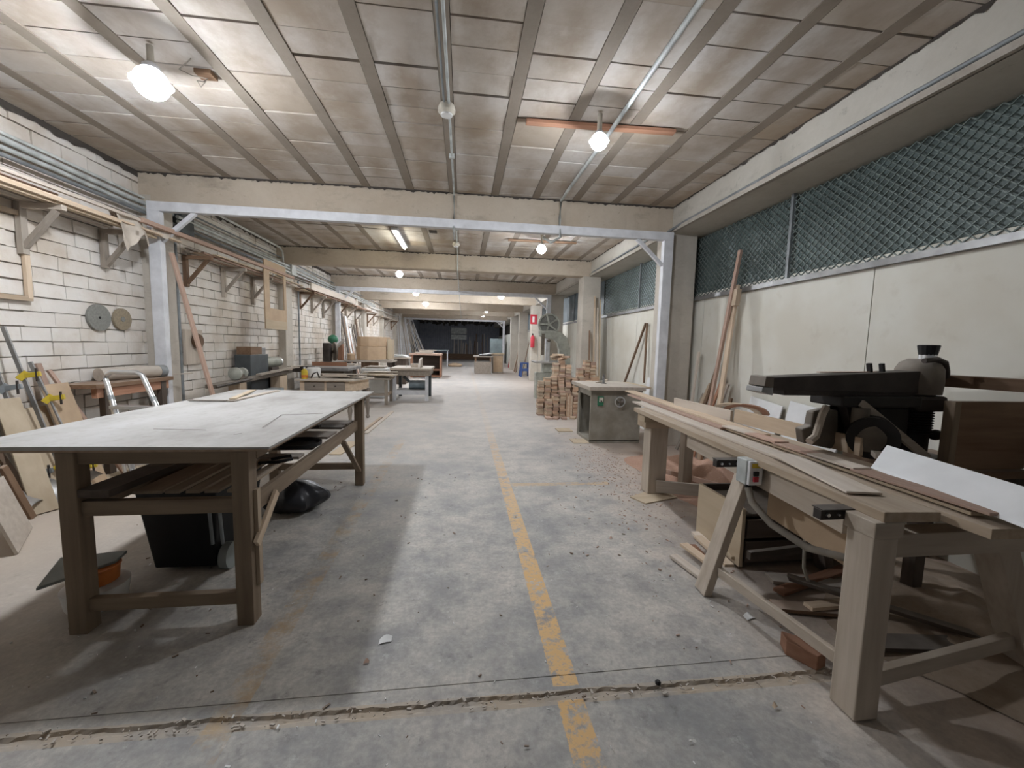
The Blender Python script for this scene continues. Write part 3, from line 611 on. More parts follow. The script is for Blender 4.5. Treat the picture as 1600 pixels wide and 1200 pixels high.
# radial arm saw
S = thing('radial_arm_saw', 'dark radial arm saw with heavy arm, motor and threaded column', 'saw', (2.9, 2.35, .84))
build('arm', G().prism([(1.86, 2.24, 1.265), (3.02, 2.24, 1.255), (3.02, 2.24, 1.385), (2.88, 2.24, 1.40), (1.86, 2.24, 1.345)], (0, .13, 0)), 'castdark', S, bevel=.006)
build('arm_rail', G().span((1.95, 2.25, 1.235), (2.95, 2.36, 1.268)), 'castdark', S, bevel=.003)
build('arm_end', G().prism([(1.80, 2.235, 1.29), (1.862, 2.235, 1.28), (1.862, 2.235, 1.35), (1.81, 2.235, 1.35)], (0, .14, 0)), 'castmid', S, bevel=.004)
build('end_guard', G().prism([(1.785, 2.235, 1.255), (1.862, 2.235, 1.235), (1.862, 2.235, 1.285), (1.79, 2.235, 1.285)], (0, .14, 0)), 'steel', S, bevel=.004)
build('column', G().cyl((2.96, 2.34, .84), (2.96, 2.34, 1.30), .10, n=24), 'castblack', S, smooth=True)
g = G()
for k in range(16): g.lathe([(.098, 0), (.113, .006), (.113, .010), (.098, .016)], (2.96, 2.34, .99+k*.016), n=20)
build('thread', g, 'castblack', S, smooth=True)
build('column_head', G().lathe([(.12, 0), (.125, .08), (.12, .16), (.10, .20), (.06, .225)], (2.96, 2.32, 1.25)), 'castmid', S, smooth=True)
build('head_strap', G().tube([(2.86, 2.22, 1.465), (2.96, 2.22, 1.475), (3.03, 2.23, 1.455), (3.075, 2.25, 1.40), (3.09, 2.26, 1.36)], .016), 'castdark', S, smooth=True)
build('collar', G().cyl((2.96, 2.28, 1.475), (2.96, 2.28, 1.505), .045), 'alu', S, smooth=True)
build('crank_knob', G().lathe([(.045, 0), (.05, .03), (.055, .06), (.05, .065)], (2.96, 2.28, 1.50), n=14), 'black', S)
build('column_clamp', G().span((2.86, 2.22, 1.14), (3.08, 2.42, 1.24)), 'castdark', S, bevel=.02)
build('clamp_knob', G().ball((3.06, 2.26, .985), .035, sq=(1.3, 1, 1)), 'black', S, smooth=True)
build('carriage', G().span((2.30, 2.20, 1.17), (2.86, 2.44, 1.24)), 'castblack', S, bevel=.01)
build('arm_head', G().span((2.62, 2.26, .90), (2.86, 2.46, 1.17)), 'castblack', S, bevel=.02)
build('yoke', G().prism([(2.36, 2.24, 1.18), (2.56, 2.24, 1.18), (2.62, 2.24, .96), (2.54, 2.24, .90), (2.44, 2.24, 1.0)], (0, .06, 0)), 'castdark', S, bevel=.006)
build('motor', G().cyl((2.42, 2.10, 1.00), (2.72, 2.42, 1.00), .125, n=24), 'castblack', S, smooth=True)
build('motor_cap', G().lathe([(.10, 0), (.095, .03), (.05, .05), (.02, .055)], (2.46, 2.12, .985), (-.5, -1, -.1)), 'castmid', S, smooth=True)
build('motor_cooler', G().cyl((2.43, 2.2, 1.03), (2.43, 2.2, 1.17), .045), 'castmid', S, smooth=True)
build('blade_guard', G().prism([(2.14, 2.28, .93), (2.34, 2.28, .89), (2.38, 2.28, .96), (2.36, 2.28, 1.14), (2.28, 2.28, 1.15), (2.19, 2.28, 1.13), (2.18, 2.28, 1.04), (2.12, 2.28, 1.02)], (0, .06, 0)), 'castmid', S, bevel=.008)
build('dust_spout', G().tube([(2.26, 2.27, 1.16), (2.21, 2.24, 1.12), (2.16, 2.22, .99), (2.10, 2.2, .96)], .022), 'bare', S, smooth=True)
n = 48; vs = [(2.40+(.135 if i % 2 else .125)*math.cos(math.pi*2*i/n), 2.35, 1.035+(.135 if i % 2 else .125)*math.sin(math.pi*2*i/n)) for i in range(n)]
build('saw_blade', G().prism(vs, (0, .004, 0)), 'castdark', S)
build('strut', G().bar((2.42, 2.20, 1.20), (2.90, 2.17, .86), .03, .045), 'old', S, bevel=.003)
for a in (2.58, 2.67): build('stop_bolt', G().bar((a, 2.30, 1.37), (a-.015, 2.30, 1.44), .025, .018), 'black', S)
build('foot', G().span((2.80, 2.18, .80), (3.12, 2.50, .85)), 'castdark', S, bevel=.006)
board('thin_slat', (2.24, 2.33, 1.377), (2.62, 2.30, 1.386), .03, .006, 'pink', label='thin pale slat lying on top of the saw arm', cat='slat')
t = thing('saw_stand', 'brown wooden stand behind the bench under the saw column', 'stand', (3.1, 2.4, 0))
build('top', G().span((2.76, 2.05, .755), (3.5, 2.6, .80)), 'brown', t); 
for x, y in ((2.8, 2.1), (3.45, 2.1), (2.8, 2.55), (3.45, 2.55)): build('leg', G().span((x-.035, y-.035, 0), (x+.035, y+.035, .755)), 'dark', t)
t = thing('standing_panel', 'dark brown thick panel standing on the saw stand beside the column', 'panel', (3.2, 2.12, .80))
build('face', G().span((2.99, 2.10, .80), (3.52, 2.14, 1.225)), 'brown', t, bevel=.003)
build('edge_strip', G().span((2.945, 2.09, .80), (2.99, 2.15, 1.225)), 'apron', t, bevel=.003)
board('plank_shelf', (3.10, 2.62, 1.335), (3.50, 1.4, 1.335), .14, .075, 'brown', label='thick brown plank shelf on the cream wall behind the saw column', cat='shelf')
build('shelf_bracket', G().span((3.28, 1.85, 1.23), (3.50, 1.92, 1.295)), 'brown', label='wooden block bracket under the thick plank shelf', cat='bracket')
board('leaning_stick', (3.02, 1.35, .80), (3.40, 1.85, 1.05), .05, .05, 'old', label='round grey stick slanting in front of the dark brown box', cat='stick')
# under and around the bench
t = thing('drawer_box', 'open wooden drawer carcass on the floor under the saw bench', 'drawer box', (2.35, 2.7, 0))
build('side_panel', G().span((1.90, 2.46, .02), (1.925, 2.98, .43)), 'ply', t)
build('side_panel', G().span((2.78, 2.46, .02), (2.80, 2.98, .43)), 'brown', t)
build('back_panel', G().span((1.925, 2.96, .02), (2.78, 2.98, .43)), 'dark', t)
for z in (.02, .20, .36): build('shelf', G().span((1.925, 2.50, z), (2.78, 2.96, z+.016)), 'dark', t)
build('drawer_front', G().span((1.95, 2.47, .215), (2.76, 2.49, .345)), 'dark', t, bevel=.003)
build('drawer_front', G().span((1.95, 2.47, .045), (2.76, 2.49, .19)), 'dark', t, bevel=.003)
build('tan_board', G().prism([(1.86, 2.20, .50), (1.98, 1.76, .40), (1.98, 1.76, .60), (1.86, 2.20, .745)], (.015, 0, 0)), 'mdf', label='tan board hung under the bench top beside the hose', cat='board')
for i, (a, b, z, m) in enumerate((((1052, 868), (1103, 906), .02, 'pale'), ((1068, 850), (1122, 890), .045, 'light'), ((1086, 832), (1128, 872), .035, 'pale'), ((1104, 826), (1150, 872), .06, 'ply'), ((1090, 838), (1140, 884), .10, 'light'), ((1080, 852), (1112, 886), .012, 'red'))):
    p, q = at_z(*a, z), at_z(*b, z); p.z = q.z = z
    board('floor_offcut', p, q, .065, .02, m, bevel=.002, label=['lowest pale offcut lying outermost beside the slanted bench leg', 'light offcut lying second from the aisle beside the slanted leg', 'pale offcut in the middle of the heap beside the slanted leg', 'ply offcut highest against the drawer carcass', 'light offcut lying across the top of the heap', 'reddish offcut at the bottom of the heap'][i], cat='offcut', group='offcuts beside the slanted bench leg')
for i, (p, q, w, m) in enumerate((((2.0, 2.30, .03), (2.7, 2.12, .03), .10, 'old'), ((1.95, 2.16, .025), (2.6, 2.35, .04), .07, 'red'), ((1.82, 2.05, .02), (2.3, 1.92, .03), .09, 'brown'), ((1.98, 1.98, .05), (2.5, 2.0, .05), .06, 'light'), ((2.05, 1.72, .03), (3.0, 1.60, .03), .11, 'dark'), ((1.95, 2.1, .16), (2.9, 1.55, .02), .06, 'dark'), ((2.3, 1.9, .012), (3.1, 1.75, .012), .35, 'old'))):
    board('scrap_board', p, q, w, .022, m, label=['weathered scrap board crossing under the drawer carcass', 'reddish scrap board lying crosswise in the jumble under the bench', 'brown scrap board nearest the long rail under the bench', 'light tan short board in the jumble under the bench', 'dark flat board near the thick post under the bench', 'dark batten propped over the scrap boards under the bench', 'wide grey board flat on the floor at the back of the bench'][i], cat='board', group='scrap boards under the bench')
build('wood_block', G().prism([(1.64, 1.78, 0), (1.61, 1.71, 0), (1.68, 1.60, 0), (1.745, 1.62, 0), (1.74, 1.70, 0)], (0, 0, .075)), 'red', bevel=.004, label='chunky reddish wood block on the floor by the thick post', cat='block')
build('floor_plate', G().prism([(1.69, 3.80, 0), (1.77, 3.62, 0), (2.17, 3.76, 0), (2.13, 4.06, 0)], (0, 0, .012)), 'ply', label='plywood plate on the floor under the far bench post', cat='plate')
build('round_offcut', G().cyl((2.62, 3.0, .30), (2.72, 3.06, .32), .30, n=40), 'ply', label='big round plywood disc leaning under the bench', cat='disc')
for i, (r, x, y, z, m) in enumerate(((.17, 2.50, 3.2, .92, 'light'), (.15, 2.56, 3.15, .93, 'red'))):
    g = G(); n = 30
    for k in range(n):
        a0, a1 = math.pi*k/n, math.pi*(k+1)/n
        g.prism([(x+r*math.cos(a0), y+.25-r*.8*math.cos(a0), z+r*.55*math.sin(a0)), (x+r*math.cos(a1), y+.25-r*.8*math.cos(a1), z+r*.55*math.sin(a1)), (x+(r-.04)*math.cos(a1), y+.25-(r-.04)*.8*math.cos(a1), z+(r-.04)*.55*math.sin(a1)), (x+(r-.04)*math.cos(a0), y+.25-(r-.04)*.8*math.cos(a0), z+(r-.04)*.55*math.sin(a0))], (.05, .05, 0))
    build('curved_offcut', g, m, label=['light curved wooden offcut standing behind the bench fence', 'reddish curved wooden offcut nested in the light one'][i], cat='offcut')
# boards against the cream wall
def foot(top, low, xb):
    """floor point of a board seen through two pixels, standing xb across the hall"""
    lo, hi = 0.0, 3.0
    for _ in range(40):
        k = (lo+hi)/2; px, py = low[0]+(low[0]-top[0])*k, low[1]+(low[1]-top[1])*k
        if py < 640 or at_z(px, py, 0).x > xb: lo = k
        else: hi = k
    p = at_z(px, py, 0); p.z = .004; return p
def lean(p, q, w, t_, m, label, name='leaning_board', cat='board', group='boards leaning against the cream wall', up=(1, 0, 0)):
    return board(name, p, q, w, t_, m, up, label=label, cat=cat, group=group)
lean(foot((1157, 391), (1108, 640), 3.16), at_x(1157, 391, 3.44), .05, .035, 'pink', 'tall pinkish beam leaning highest, reaching over the mesh')
lean(foot((1152, 446), (1123, 640), 3.12), at_x(1152, 446, 3.46), .075, .03, 'light', 'tall light beam with a block near its top, leaning on the cream wall')
build('beam_block', G().bar(at_x(1148, 478, 3.40), at_x(1152, 452, 3.42), .09, .06, (1, 0, 0)), 'light', label='short light block fixed near the top of the leaning beam', cat='block')
for i, (a, b, w, m) in enumerate((((1075, 712), (1125, 560), .05, 'brown'), ((1082, 716), (1130, 590), .05, 'red'), ((1098, 712), (1138, 600), .04, 'old'), ((1062, 705), (1110, 600), .06, 'light'), ((1055, 706), (1100, 615), .05, 'old'), ((1120, 718), (1143, 622), .04, 'brown'), ((1128, 714), (1136, 640), .04, 'pink'), ((1070, 708), (1092, 550), .05, 'pale'))):
    lean(foot(b, (a[0]*.6+b[0]*.4, a[1]*.6+b[1]*.4), 3.2+.03*(i % 4)), at_x(*b, 3.47), w, .022, m, '%s timber strip, %s in the bundle leaning below the two tall beams' % (HUE[m], ORD[i]), group='bundle of strips leaning on the cream wall')
lean(foot((1098, 640), (1075, 700), 2.85), at_x(1098, 640, 3.2), .09, .02, 'white', 'white narrow board leaning low in the bundle below the tall beams')
lean(at_z(1092, 728, .0), V(2.72, 4.25, .62), .10, .03, 'light', 'short light plank slanting behind the far bench post')
lean(V(2.78, 3.55, .05), V(2.98, 3.6, .55), .06, .03, 'brown', 'short brown plank slanting in front of the plywood disc')
for i, (a, b, w, lab) in enumerate(((4.55, 4.05, .7, 'white panel leaning low on the cream wall beside the tall beams'), (3.95, 3.3, .75, 'white panel leaning low on the cream wall behind the saw motor'), (3.2, 2.75, .8, 'white panel standing behind the saw column'))):
    build('white_sheet', G().prism([(3.30, a, .02), (3.30, b, .02), (3.50, b, .55+w*.5), (3.50, a, .60+w*.5)], (.016, 0, 0)), 'white', label=lab, cat='panel', group='white panels on the cream wall')
lean(V(3.36, 7.1, 0), V(3.5, 7.1, .95), .5, .02, 'white', 'white sheet leaning on the wall between pillar and shaper cabinet', up=(1, 0, 0))
lean(at_x(975, 600, 3.40), at_x(1009, 505, 3.50), .05, .03, 'brown', 'slanting brown batten on the cream wall beyond the pillar', up=(1, 0, 0), name='leaning_batten')
lean(at_x(1011, 505, 3.50), at_x(1006, 598, 3.46), .035, .03, 'brown', 'upright brown batten on the cream wall beyond the pillar', up=(1, 0, 0), name='leaning_batten')
# sawdust
def mound(name, cx, cy, rx, ry, h, mat, label, seed):
    random.seed(seed); ph = [R(0, 6) for _ in range(8)]; g = G()
    def fn(u, v):
        a = 2*math.pi*u; k = v*(1+.14*math.sin(3*a+ph[0])+.08*math.sin(7*a+ph[1])); x, y = rx*k*math.cos(a), ry*k*math.sin(a)
        z = h*(max(0, 1-v)**1.3)*(1+.25*math.sin(9*x+ph[2])*math.sin(8*y+ph[3]))+.012*(1-v)*math.sin(31*x+ph[4])*math.sin(29*y+ph[5]); return (min(cx+x, XR-.02), cy+y, max(z, .0)+.002)
    g.grid(72, 28, fn); return build(name, g, mat, smooth=True, label=label, cat='sawdust', kind='stuff')
mound('sawdust_heap', 2.78, 4.2, .70, 1.2, .30, 'sawdust', 'heap of reddish sawdust under the saw bench along the cream wall', 3)
mound('sawdust_heap', 2.9, 1.9, .75, .9, .12, 'floordust', 'low heap of sawdust behind the saw bench crossbeam', 5)
board('trough_board', (1.98, 3.84, .10), (2.72, 3.46, .14), .03, .12, 'old', label='grey rough board edging the reddish sawdust heap', cat='board')
board('trough_board', (2.12, 4.3, .16), (2.78, 3.42, .14), .03, .05, 'pink', label='thin strip half buried in the reddish sawdust heap', cat='board')
random.seed(21)
def chips(name, n, area, mat, label, lo=.006, hi=.03):
    g = G()
    for _ in range(n):
        x, y = area(); a = R(0, 3.14); l = R(lo, hi)*R(.4, 1)
        g.box((0, 0, 0), (l, l*R(.12, .5), R(.002, .006)), Matrix.Translation((x, y, .004+R(0, .003))) @ Matrix.Rotation(a, 4, 'Z') @ Matrix.Rotation(R(-.25, .25), 4, 'Y'))
    return build(name, g, mat, label=label, cat='shavings', kind='stuff')
chips('wood_chips', 620, lambda: (random.gauss(1.85, .22), random.gauss(4.6, .8)), 'pink', 'reddish shavings scattered before the shaper cabinet')
chips('wood_chips', 110, lambda: (random.gauss(1.5, .35), random.gauss(3.2, .7)), 'pink', 'reddish chips scattered along the saw bench')
chips('floor_litter', 240, lambda: (R(-2.2, 1.5), .8+3.6*random.random()**1.3), 'paper', 'white paper bits and chips littering the open floor', .004, .02)
chips('floor_litter', 130, lambda: (R(-2.6, 1.6), .7+4*random.random()**1.2), 'brown', 'dark wood splinters littering the open floor', .005, .035)
chips('joint_debris', 300, lambda: (R(-3, 2.4), 1.575+R(-.03, .03)), 'dustwood', 'crumbs of dust filling the joint across the floor', .006, .025)
for (px, py), c, lab in (((1172, 966), 'paper', 'scrap of white paper on the floor near the chunky block'), ((602, 1003), 'paper', 'bent white paper scrap on the open floor'), ((1028, 1068), 'black', 'small dark blue bottle cap lying at the floor joint'), ((1212, 1106), 'light', 'small tan wood chip on the near slab'), ((572, 1037), 'pink', 'curled reddish shaving on the open floor'), ((955, 842), 'pink', 'tiny curled shaving on the floor past the yellow line')):
    p = at_z(px, py, 0); s = .03 if c == 'paper' else .012
    g = G(); g.grid(6, 4, lambda u, v: (p.x+(u-.5)*2*s, p.y+(v-.5)*s*1.3+u*s*.5, .003+.012*math.sin(u*3.1)*(.4+v)))
    if c == 'black': g = G().lathe([(.012, 0), (.013, .008), (.008, .014)], (p.x, p.y, 0))
    build('floor_scrap', g, c, smooth=True, label=lab, cat='scrap')

# ------------------------------------------------------------------ timber rack along the block wall
for i, y in enumerate((3.45, 4.40, 5.28, 6.66, 7.62, 8.6, 10.9, 11.75, 12.65, 13.95, 15.0, 16.2, 18.2, 19.4, 22, 24)):
    lab = 'wooden shelf bracket under the timber rack, ' + ['above the square wall frame, hidden low', 'at the upper end of the square wall frame', 'just before the first pillar, above the two discs', 'past the first pillar by the leaning pinkish plank', 'above the grey control cabinet', 'behind the tall cut-out panel', 'first after the second pillar', 'second after the second pillar', 'third after the second pillar', 'first beyond the third pillar', 'second beyond the third pillar', 'third beyond the third pillar', 'first past the fourth pillar', 'second past the fourth pillar', 'first past the fifth pillar', 'near the far fanned sticks'][i]
    t = thing('rack_bracket', lab, 'bracket', (-4.04, y, 2.2), 'brackets of the timber rack')
    m = ('brown', 'dustwood', 'old')[i % 3]
    build('upright', G().span((-4.09, y-.03, 2.18+R(-.05, .1)), (-4.04, y+.03, 2.70)), m, t)
    build('arm', G().span((-4.04, y-.025, 2.65), (-3.70, y+.025, 2.70)), m, t)
    build('strut', G().bar((-4.05, y, 2.30), (-3.76, y, 2.65), .045, .04), m, t)
random.seed(11); n = 0
for y0, y1, cnt, bay in ((1.2, 6.9, 15, 'before the first pillar'), (6.2, 10.2, 9, 'between first and second pillar'), (10.2, 15, 9, 'between second and third pillar'), (14.4, 20, 8, 'past the third pillar'), (20, 26, 6, 'towards the dark end')):
    for k in range(cnt):
        a = y0+R(0, .8); b = min(y1, a+R(2.2, 4.5)); lay = k // 4; x = -4.0+.085*(k % 4)+R(-.01, .01); z = 2.716+.032*lay+.001*k
        m = random.choice(('light', 'pale', 'pink', 'dustwood', 'brown', 'ply', 'old'))
        board('rack_timber', (x, a, z), (x+R(-.015, .015), b, z+R(0, .01)), R(.045, .08), R(.016, .03), m, label='%s timber strip lying on the wall rack %s' % (HUE[m], bay), cat='timber', group='timber strips on the wall rack')
board('rack_timber', (-3.70, 2.2, 2.80), (-3.70, 5.4, 2.83), .035, .03, 'pale', label='pale batten along the outer lip of the rack before the first pillar', cat='timber')
board('rack_timber', (-3.70, 1.8, 2.725), (-3.68, 5.0, 2.725), .03, .03, 'light', label='light batten lowest on the outer edge of the rack before the first pillar', cat='timber')
board('rack_timber', (-3.68, 5.3, 2.83), (-3.64, 9.4, 2.83), .06, .05, 'pink', label='pinkish beam on the outer lip of the rack passing the white steel post', cat='timber')
board('rack_timber', (-3.69, 10.6, 2.82), (-3.66, 14.6, 2.84), .03, .16, 'pale', label='wide pale board set on edge along the rack beyond the second pillar', cat='board')
def crumple(name, c, d, mat, label, cat, seed, hang=0):
    random.seed(seed); ph = [R(0, 6) for _ in range(6)]; g = G()
    def fn(u, v):
        x = c[0]+(u-.5)*d[0]+.02*math.sin(9*v+ph[0]); y = c[1]+(v-.5)*d[1]+.03*math.sin(8*u+ph[1]); z = c[2]+d[2]*(.5+.3*math.sin(7*u+5*v+ph[2])+.25*math.sin(13*v+ph[3]))
        if hang and u > .55: z -= hang*(u-.55)*(1.1+.35*math.sin(6*v+ph[4])+.15*math.sin(15*v)); x -= (u-.55)*d[0]*.7
        return (x, y, z)
    g.grid(30, 30, fn); n = len(g.v); g.grid(30, 30, lambda u, v: Vector(fn(u, v))-Vector((0, 0, .006)))
    return build(name, g, mat, smooth=True, label=label, cat=cat)
crumple('draped_rag', (-3.74, 5.22, 2.80), (.22, .42, .07), 'cloth', 'crumpled pale rag hanging over the rack lip before the first pillar', 'rag', 4, .55)
crumple('draped_rag', (-3.74, 5.75, 2.84), (.16, .5, .06), 'cloth', 'twisted pale rag lying on the rack by the white steel post', 'rag', 9, .2)
crumple('paper_bundle', (-3.8, 15.6, 2.86), (.3, .9, .18), 'cloth', 'pale bundle lying on the rack beyond the third pillar', 'bundle', 14, .3)
# things on the wall
t = thing('round_disc', 'larger round grey abrasive disc hanging on the block wall', 'disc', (-4.09, 5.16, 1.70))
build('disc', G().cyl((-4.092, 5.16, 1.70), (-4.065, 5.16, 1.70), .148, n=40), 'disc', t, smooth=True); build('hole', G().cyl((-4.066, 5.16, 1.70), (-4.063, 5.16, 1.70), .014), 'black', t)
t = thing('round_disc', 'smaller round tan abrasive disc beside the larger grey one', 'disc', (-4.09, 5.48, 1.70))
build('disc', G().cyl((-4.092, 5.48, 1.70), (-4.068, 5.48, 1.70), .13, n=40), 'disc2', t, smooth=True); build('hub', G().cyl((-4.069, 5.48, 1.70), (-4.064, 5.48, 1.70), .03), 'disc', t)
t = thing('square_frame', 'square wooden frame hanging on the block wall under the rack', 'frame', (-4.07, 3.7, 1.8))
for a, b in (((-4.07, 2.9, 1.83), (-4.07, 4.44, 1.83)), ((-4.07, 4.42, 1.83), (-4.07, 4.42, 2.62)), ((-4.07, 2.92, 1.83), (-4.07, 2.92, 2.62)), ((-4.07, 2.9, 2.60), (-4.07, 4.44, 2.60))): board('rail', a, b, .045, .035, 'light', (1, 0, 0), parent=t)
p, q = at_x(268, 395, -3.90), at_x(334, 622, -3.56); q = p+(q-p)*((p.z)/(p.z-q.z))
board('leaning_plank', p, q, .075, .028, 'pink', (1, 0, 0), label='long pinkish plank leaning from the rack past the first pillar to the floor', cat='plank')
t = thing('cutout_panel', 'tall tan panel with a rectangular cut-out hanging before the second pillar', 'panel', (-3.66, 8.6, 1.7))
g = G(); x = -3.66; ya, yb, za, zb = 8.15, 9.08, 1.70, 2.98
for a, b, c, d in ((ya, yb, za, za+.40), (ya, yb, zb-.20, zb), (ya, ya+.20, za+.40, zb-.20), (yb-.10, yb, za+.40, zb-.20)): g.span((x-.01, a, c), (x+.01, b, d))
build('sheet', g, 'mdf', t); build('hook', G().tube([(x-.04, 8.6, 2.72), (x-.02, 8.6, 2.80), (x, 8.6, 2.965)], .008), 'steel', t)
build('bottom_patch', G().span((x+.01, ya, za), (x+.016, yb, za+.17)), 'ply', t)
tube_thing('hung_cable', [(-4.06, 6.25, 2.5), (-4.05, 6.3, 1.8), (-4.05, 6.22, 1.2), (-4.04, 6.33, .5)], .006, 'rope', 'thin cable hanging down the wall beside the first pillar', 'cable')
t = thing('reel_bracket', 'small brown wooden reel bracket on the wall behind the pinkish plank', 'bracket', (-4.02, 6.75, 1.3))
build('plate', G().span((-4.09, 6.55, 1.1), (-4.05, 6.95, 1.62)), 'dustwood', t); build('coil', G().lathe([(.10, 0), (.12, .03), (.10, .06)], (-4.05, 6.78, 1.45), (1, 0, 0)), 'brown', t, smooth=True)
# corner heap: sheets, clamps, boards
def sheet(p, q, top, th, mat, label, cat='sheet'):
    p, q, top = Vector(p), Vector(q), Vector(top); n = (q-p).cross(top).normalized()*th
    return build('leaning_sheet', G().prism([p, q, q+top, p+top], n), mat, bevel=.002, label=label, cat=cat)
A, B_ = at_z(92, 795, .004), at_z(52, 806, .004); up_ = at_x(30, 622, -3.86)-A
sheet(B_, A, up_, .018, 'ply', 'tan plywood sheet leaning towards the wall behind the work table')
board('leaning_batten', B_+V(.03, -.04, 0), at_x(4, 729, -3.46), .045, .03, 'brown', (1, 0, 0), label='dark brown batten leaning along the edge of the tan plywood sheet', cat='batten')
A2 = at_z(46, 826, .004); sheet(A2+V(.30, -.42, 0), A2, at_x(0, 745, -3.42)-A2, .018, 'dustwood', 'greyer sheet leaning nearer than the tan plywood one')
sheet((-3.72, 4.0, 0), (-3.72, 4.35, 0), (-.24, 0, .82), .015, 'ply', 'plywood offcut leaning on the block wall behind the bar clamps')
sheet((-3.62, 4.28, 0), (-3.66, 4.58, 0), (-.3, .0, 1.02), .02, 'mdf', 'tan board with a square hole leaning beside the bar clamps')
for i, (a, b) in enumerate((((-3.66, 4.20, 0), (-4.0, 4.10, 1.56)), ((-3.58, 4.32, 0), (-3.98, 4.28, 1.24)), ((-3.74, 4.05, 0), (-4.02, 3.98, 1.42)))):
    t = thing('bar_clamp', ['tall steel bar clamp with yellow jaws leaning at the wall', 'steel bar clamp with yellow jaws nearest the tan boards', 'steel bar clamp leaning behind the tall one'][i], 'clamp', a)
    a, b = Vector(a), Vector(b); d = (b-a).normalized()
    build('bar', G().bar(a, b, .014, .034, (1, 0, 0)), 'steel', t)
    for k in (.18, .72):
        c = a.lerp(b, k); build('jaw', G().bar(c+V(.0, 0, 0), c+V(.11, .035, .02), .03, .045).bar(c-V(.02, .02, .03), c+V(.02, .02, .035), .04, .05), 'yellow' if i < 2 else 'pipedark', t, bevel=.004)
        build('screw', G().cyl(c+V(.09, .02, -.05), c+V(.09, .02, .07), .009), 'castdark', t, smooth=True)
for i, (a, b, w, m) in enumerate((((-3.74, 3.95, 0), (-4.05, 3.85, 1.5), .06, 'old'), ((-3.70, 4.38, 0), (-4.03, 4.40, 1.22), .05, 'pink'), ((-3.60, 4.75, 0), (-4.03, 4.50, 1.15), .035, 'pink'), ((-3.80, 3.75, 0), (-4.05, 3.6, 1.35), .07, 'pipe'), ((-3.66, 3.9, 0), (-4.05, 3.7, 1.1), .05, 'brown'), ((-3.84, 3.62, 0), (-4.06, 3.5, 1.55), .05, 'old'))):
    board('leaning_board', a, b, w, .025, m, (1, 0, 0), label=['grey weathered board', 'pinkish board', 'slim pinkish stick', 'grey metal strip', 'brown board', 'grey stake'][i]+' leaning on the wall among the bar clamps', cat='board', group='boards among the bar clamps')
crumple('scrap_heap', (-3.75, 3.9, 0.02), (.5, .9, .22), 'steel', 'heap of grey metal scraps at the foot of the clamps', 'scrap', 31)
# step ladder
L = thing('step_ladder', 'aluminium step ladder with a rounded top rail behind the work table', 'ladder', (-3.3, 4.5, 0))
p0, p1 = V(-3.22, 4.22, 0), V(-2.86, 4.62, 0); q0, q1 = V(-3.74, 4.72, 1.12), V(-3.40, 5.06, 1.12)
q0, q1 = at_z(165, 592, 1.06), at_z(226, 594, 1.06)
p0, p1 = at_z(216, 766, .022), at_z(306, 768, .022)
mid = [q0.lerp(q1, .18)+V(0, 0, .075), q0.lerp(q1, .82)+V(0, 0, .075)]
build('front_rail', G().tube([p0, q0-(q0-p0)*.06, q0, q0.lerp(q1, .05)+V(0, 0, .045), mid[0], mid[1], q0.lerp(q1, .95)+V(0, 0, .045), q1, q1-(q1-p1)*.06, p1], .024, 10), 'alu', L, smooth=True)
for k in (.25, .5, .74): build('step', G().bar(p0.lerp(q0, k), p1.lerp(q1, k), .10, .03), 'alu', L, bevel=.003)
bk = V(-.42, .42, 0)
for a, b in ((p0, q0), (p1, q1)): build('rear_rail', G().tube([b.lerp(a, .1), a+bk], .015), 'alu', L, smooth=True)
build('rear_bar', G().tube([p0.lerp(q0, .3)+bk*.7, p1.lerp(q1, .3)+bk*.7], .012), 'alu', L, smooth=True)
for a, b in ((p0, q0), (p1, q1)): build('collar', G().cyl(a.lerp(b, .80), a.lerp(b, .84), .026), 'pipedark', L, smooth=True)
# small bench with roll
t = thing('plank_bench', 'rough brown plank bench on the block wall behind the ladder', 'bench', (-3.85, 5.2, 0))
build('top', G().span((-4.08, 4.62, .95), (-3.72, 5.75, .995)), 'brown', t, bevel=.003)
for y in (4.78, 5.6): build('leg', G().span((-3.80, y-.04, 0), (-3.74, y+.04, .95)), 'dark', t)
build('rail', G().span((-3.80, 4.66, .85), (-3.75, 5.7, .95)), 'red', t)
t = thing('fabric_roll', 'pale roll with a dark violet end lying on the plank bench', 'roll', (-3.9, 5.35, .995))
build('wrap', G().cyl((-3.98, 4.98, 1.07), (-3.82, 5.62, 1.07), .072, n=24), 'dustwood', t, smooth=True); build('end_cap', G().cyl((-3.82, 5.62, 1.07), (-3.80, 5.70, 1.07), .076, n=24), 'pipedark', t, smooth=True)
crumple('rag_pile', (-3.78, 5.5, .05), (.45, .7, .45), 'cloth', 'pile of pale rags and boards under the plank bench', 'rags', 41)
board('low_plank', (-3.75, 4.3, .012), (-3.4, 5.4, .012), .3, .02, 'ply', label='pale board lying on the floor before the plank bench', cat='board')
board('stuck_lath', (-3.9, 5.70, 1.005), (-3.72, 6.12, 1.012), .035, .014, 'pale', label='pale lath sticking out past the end of the plank bench', cat='lath')
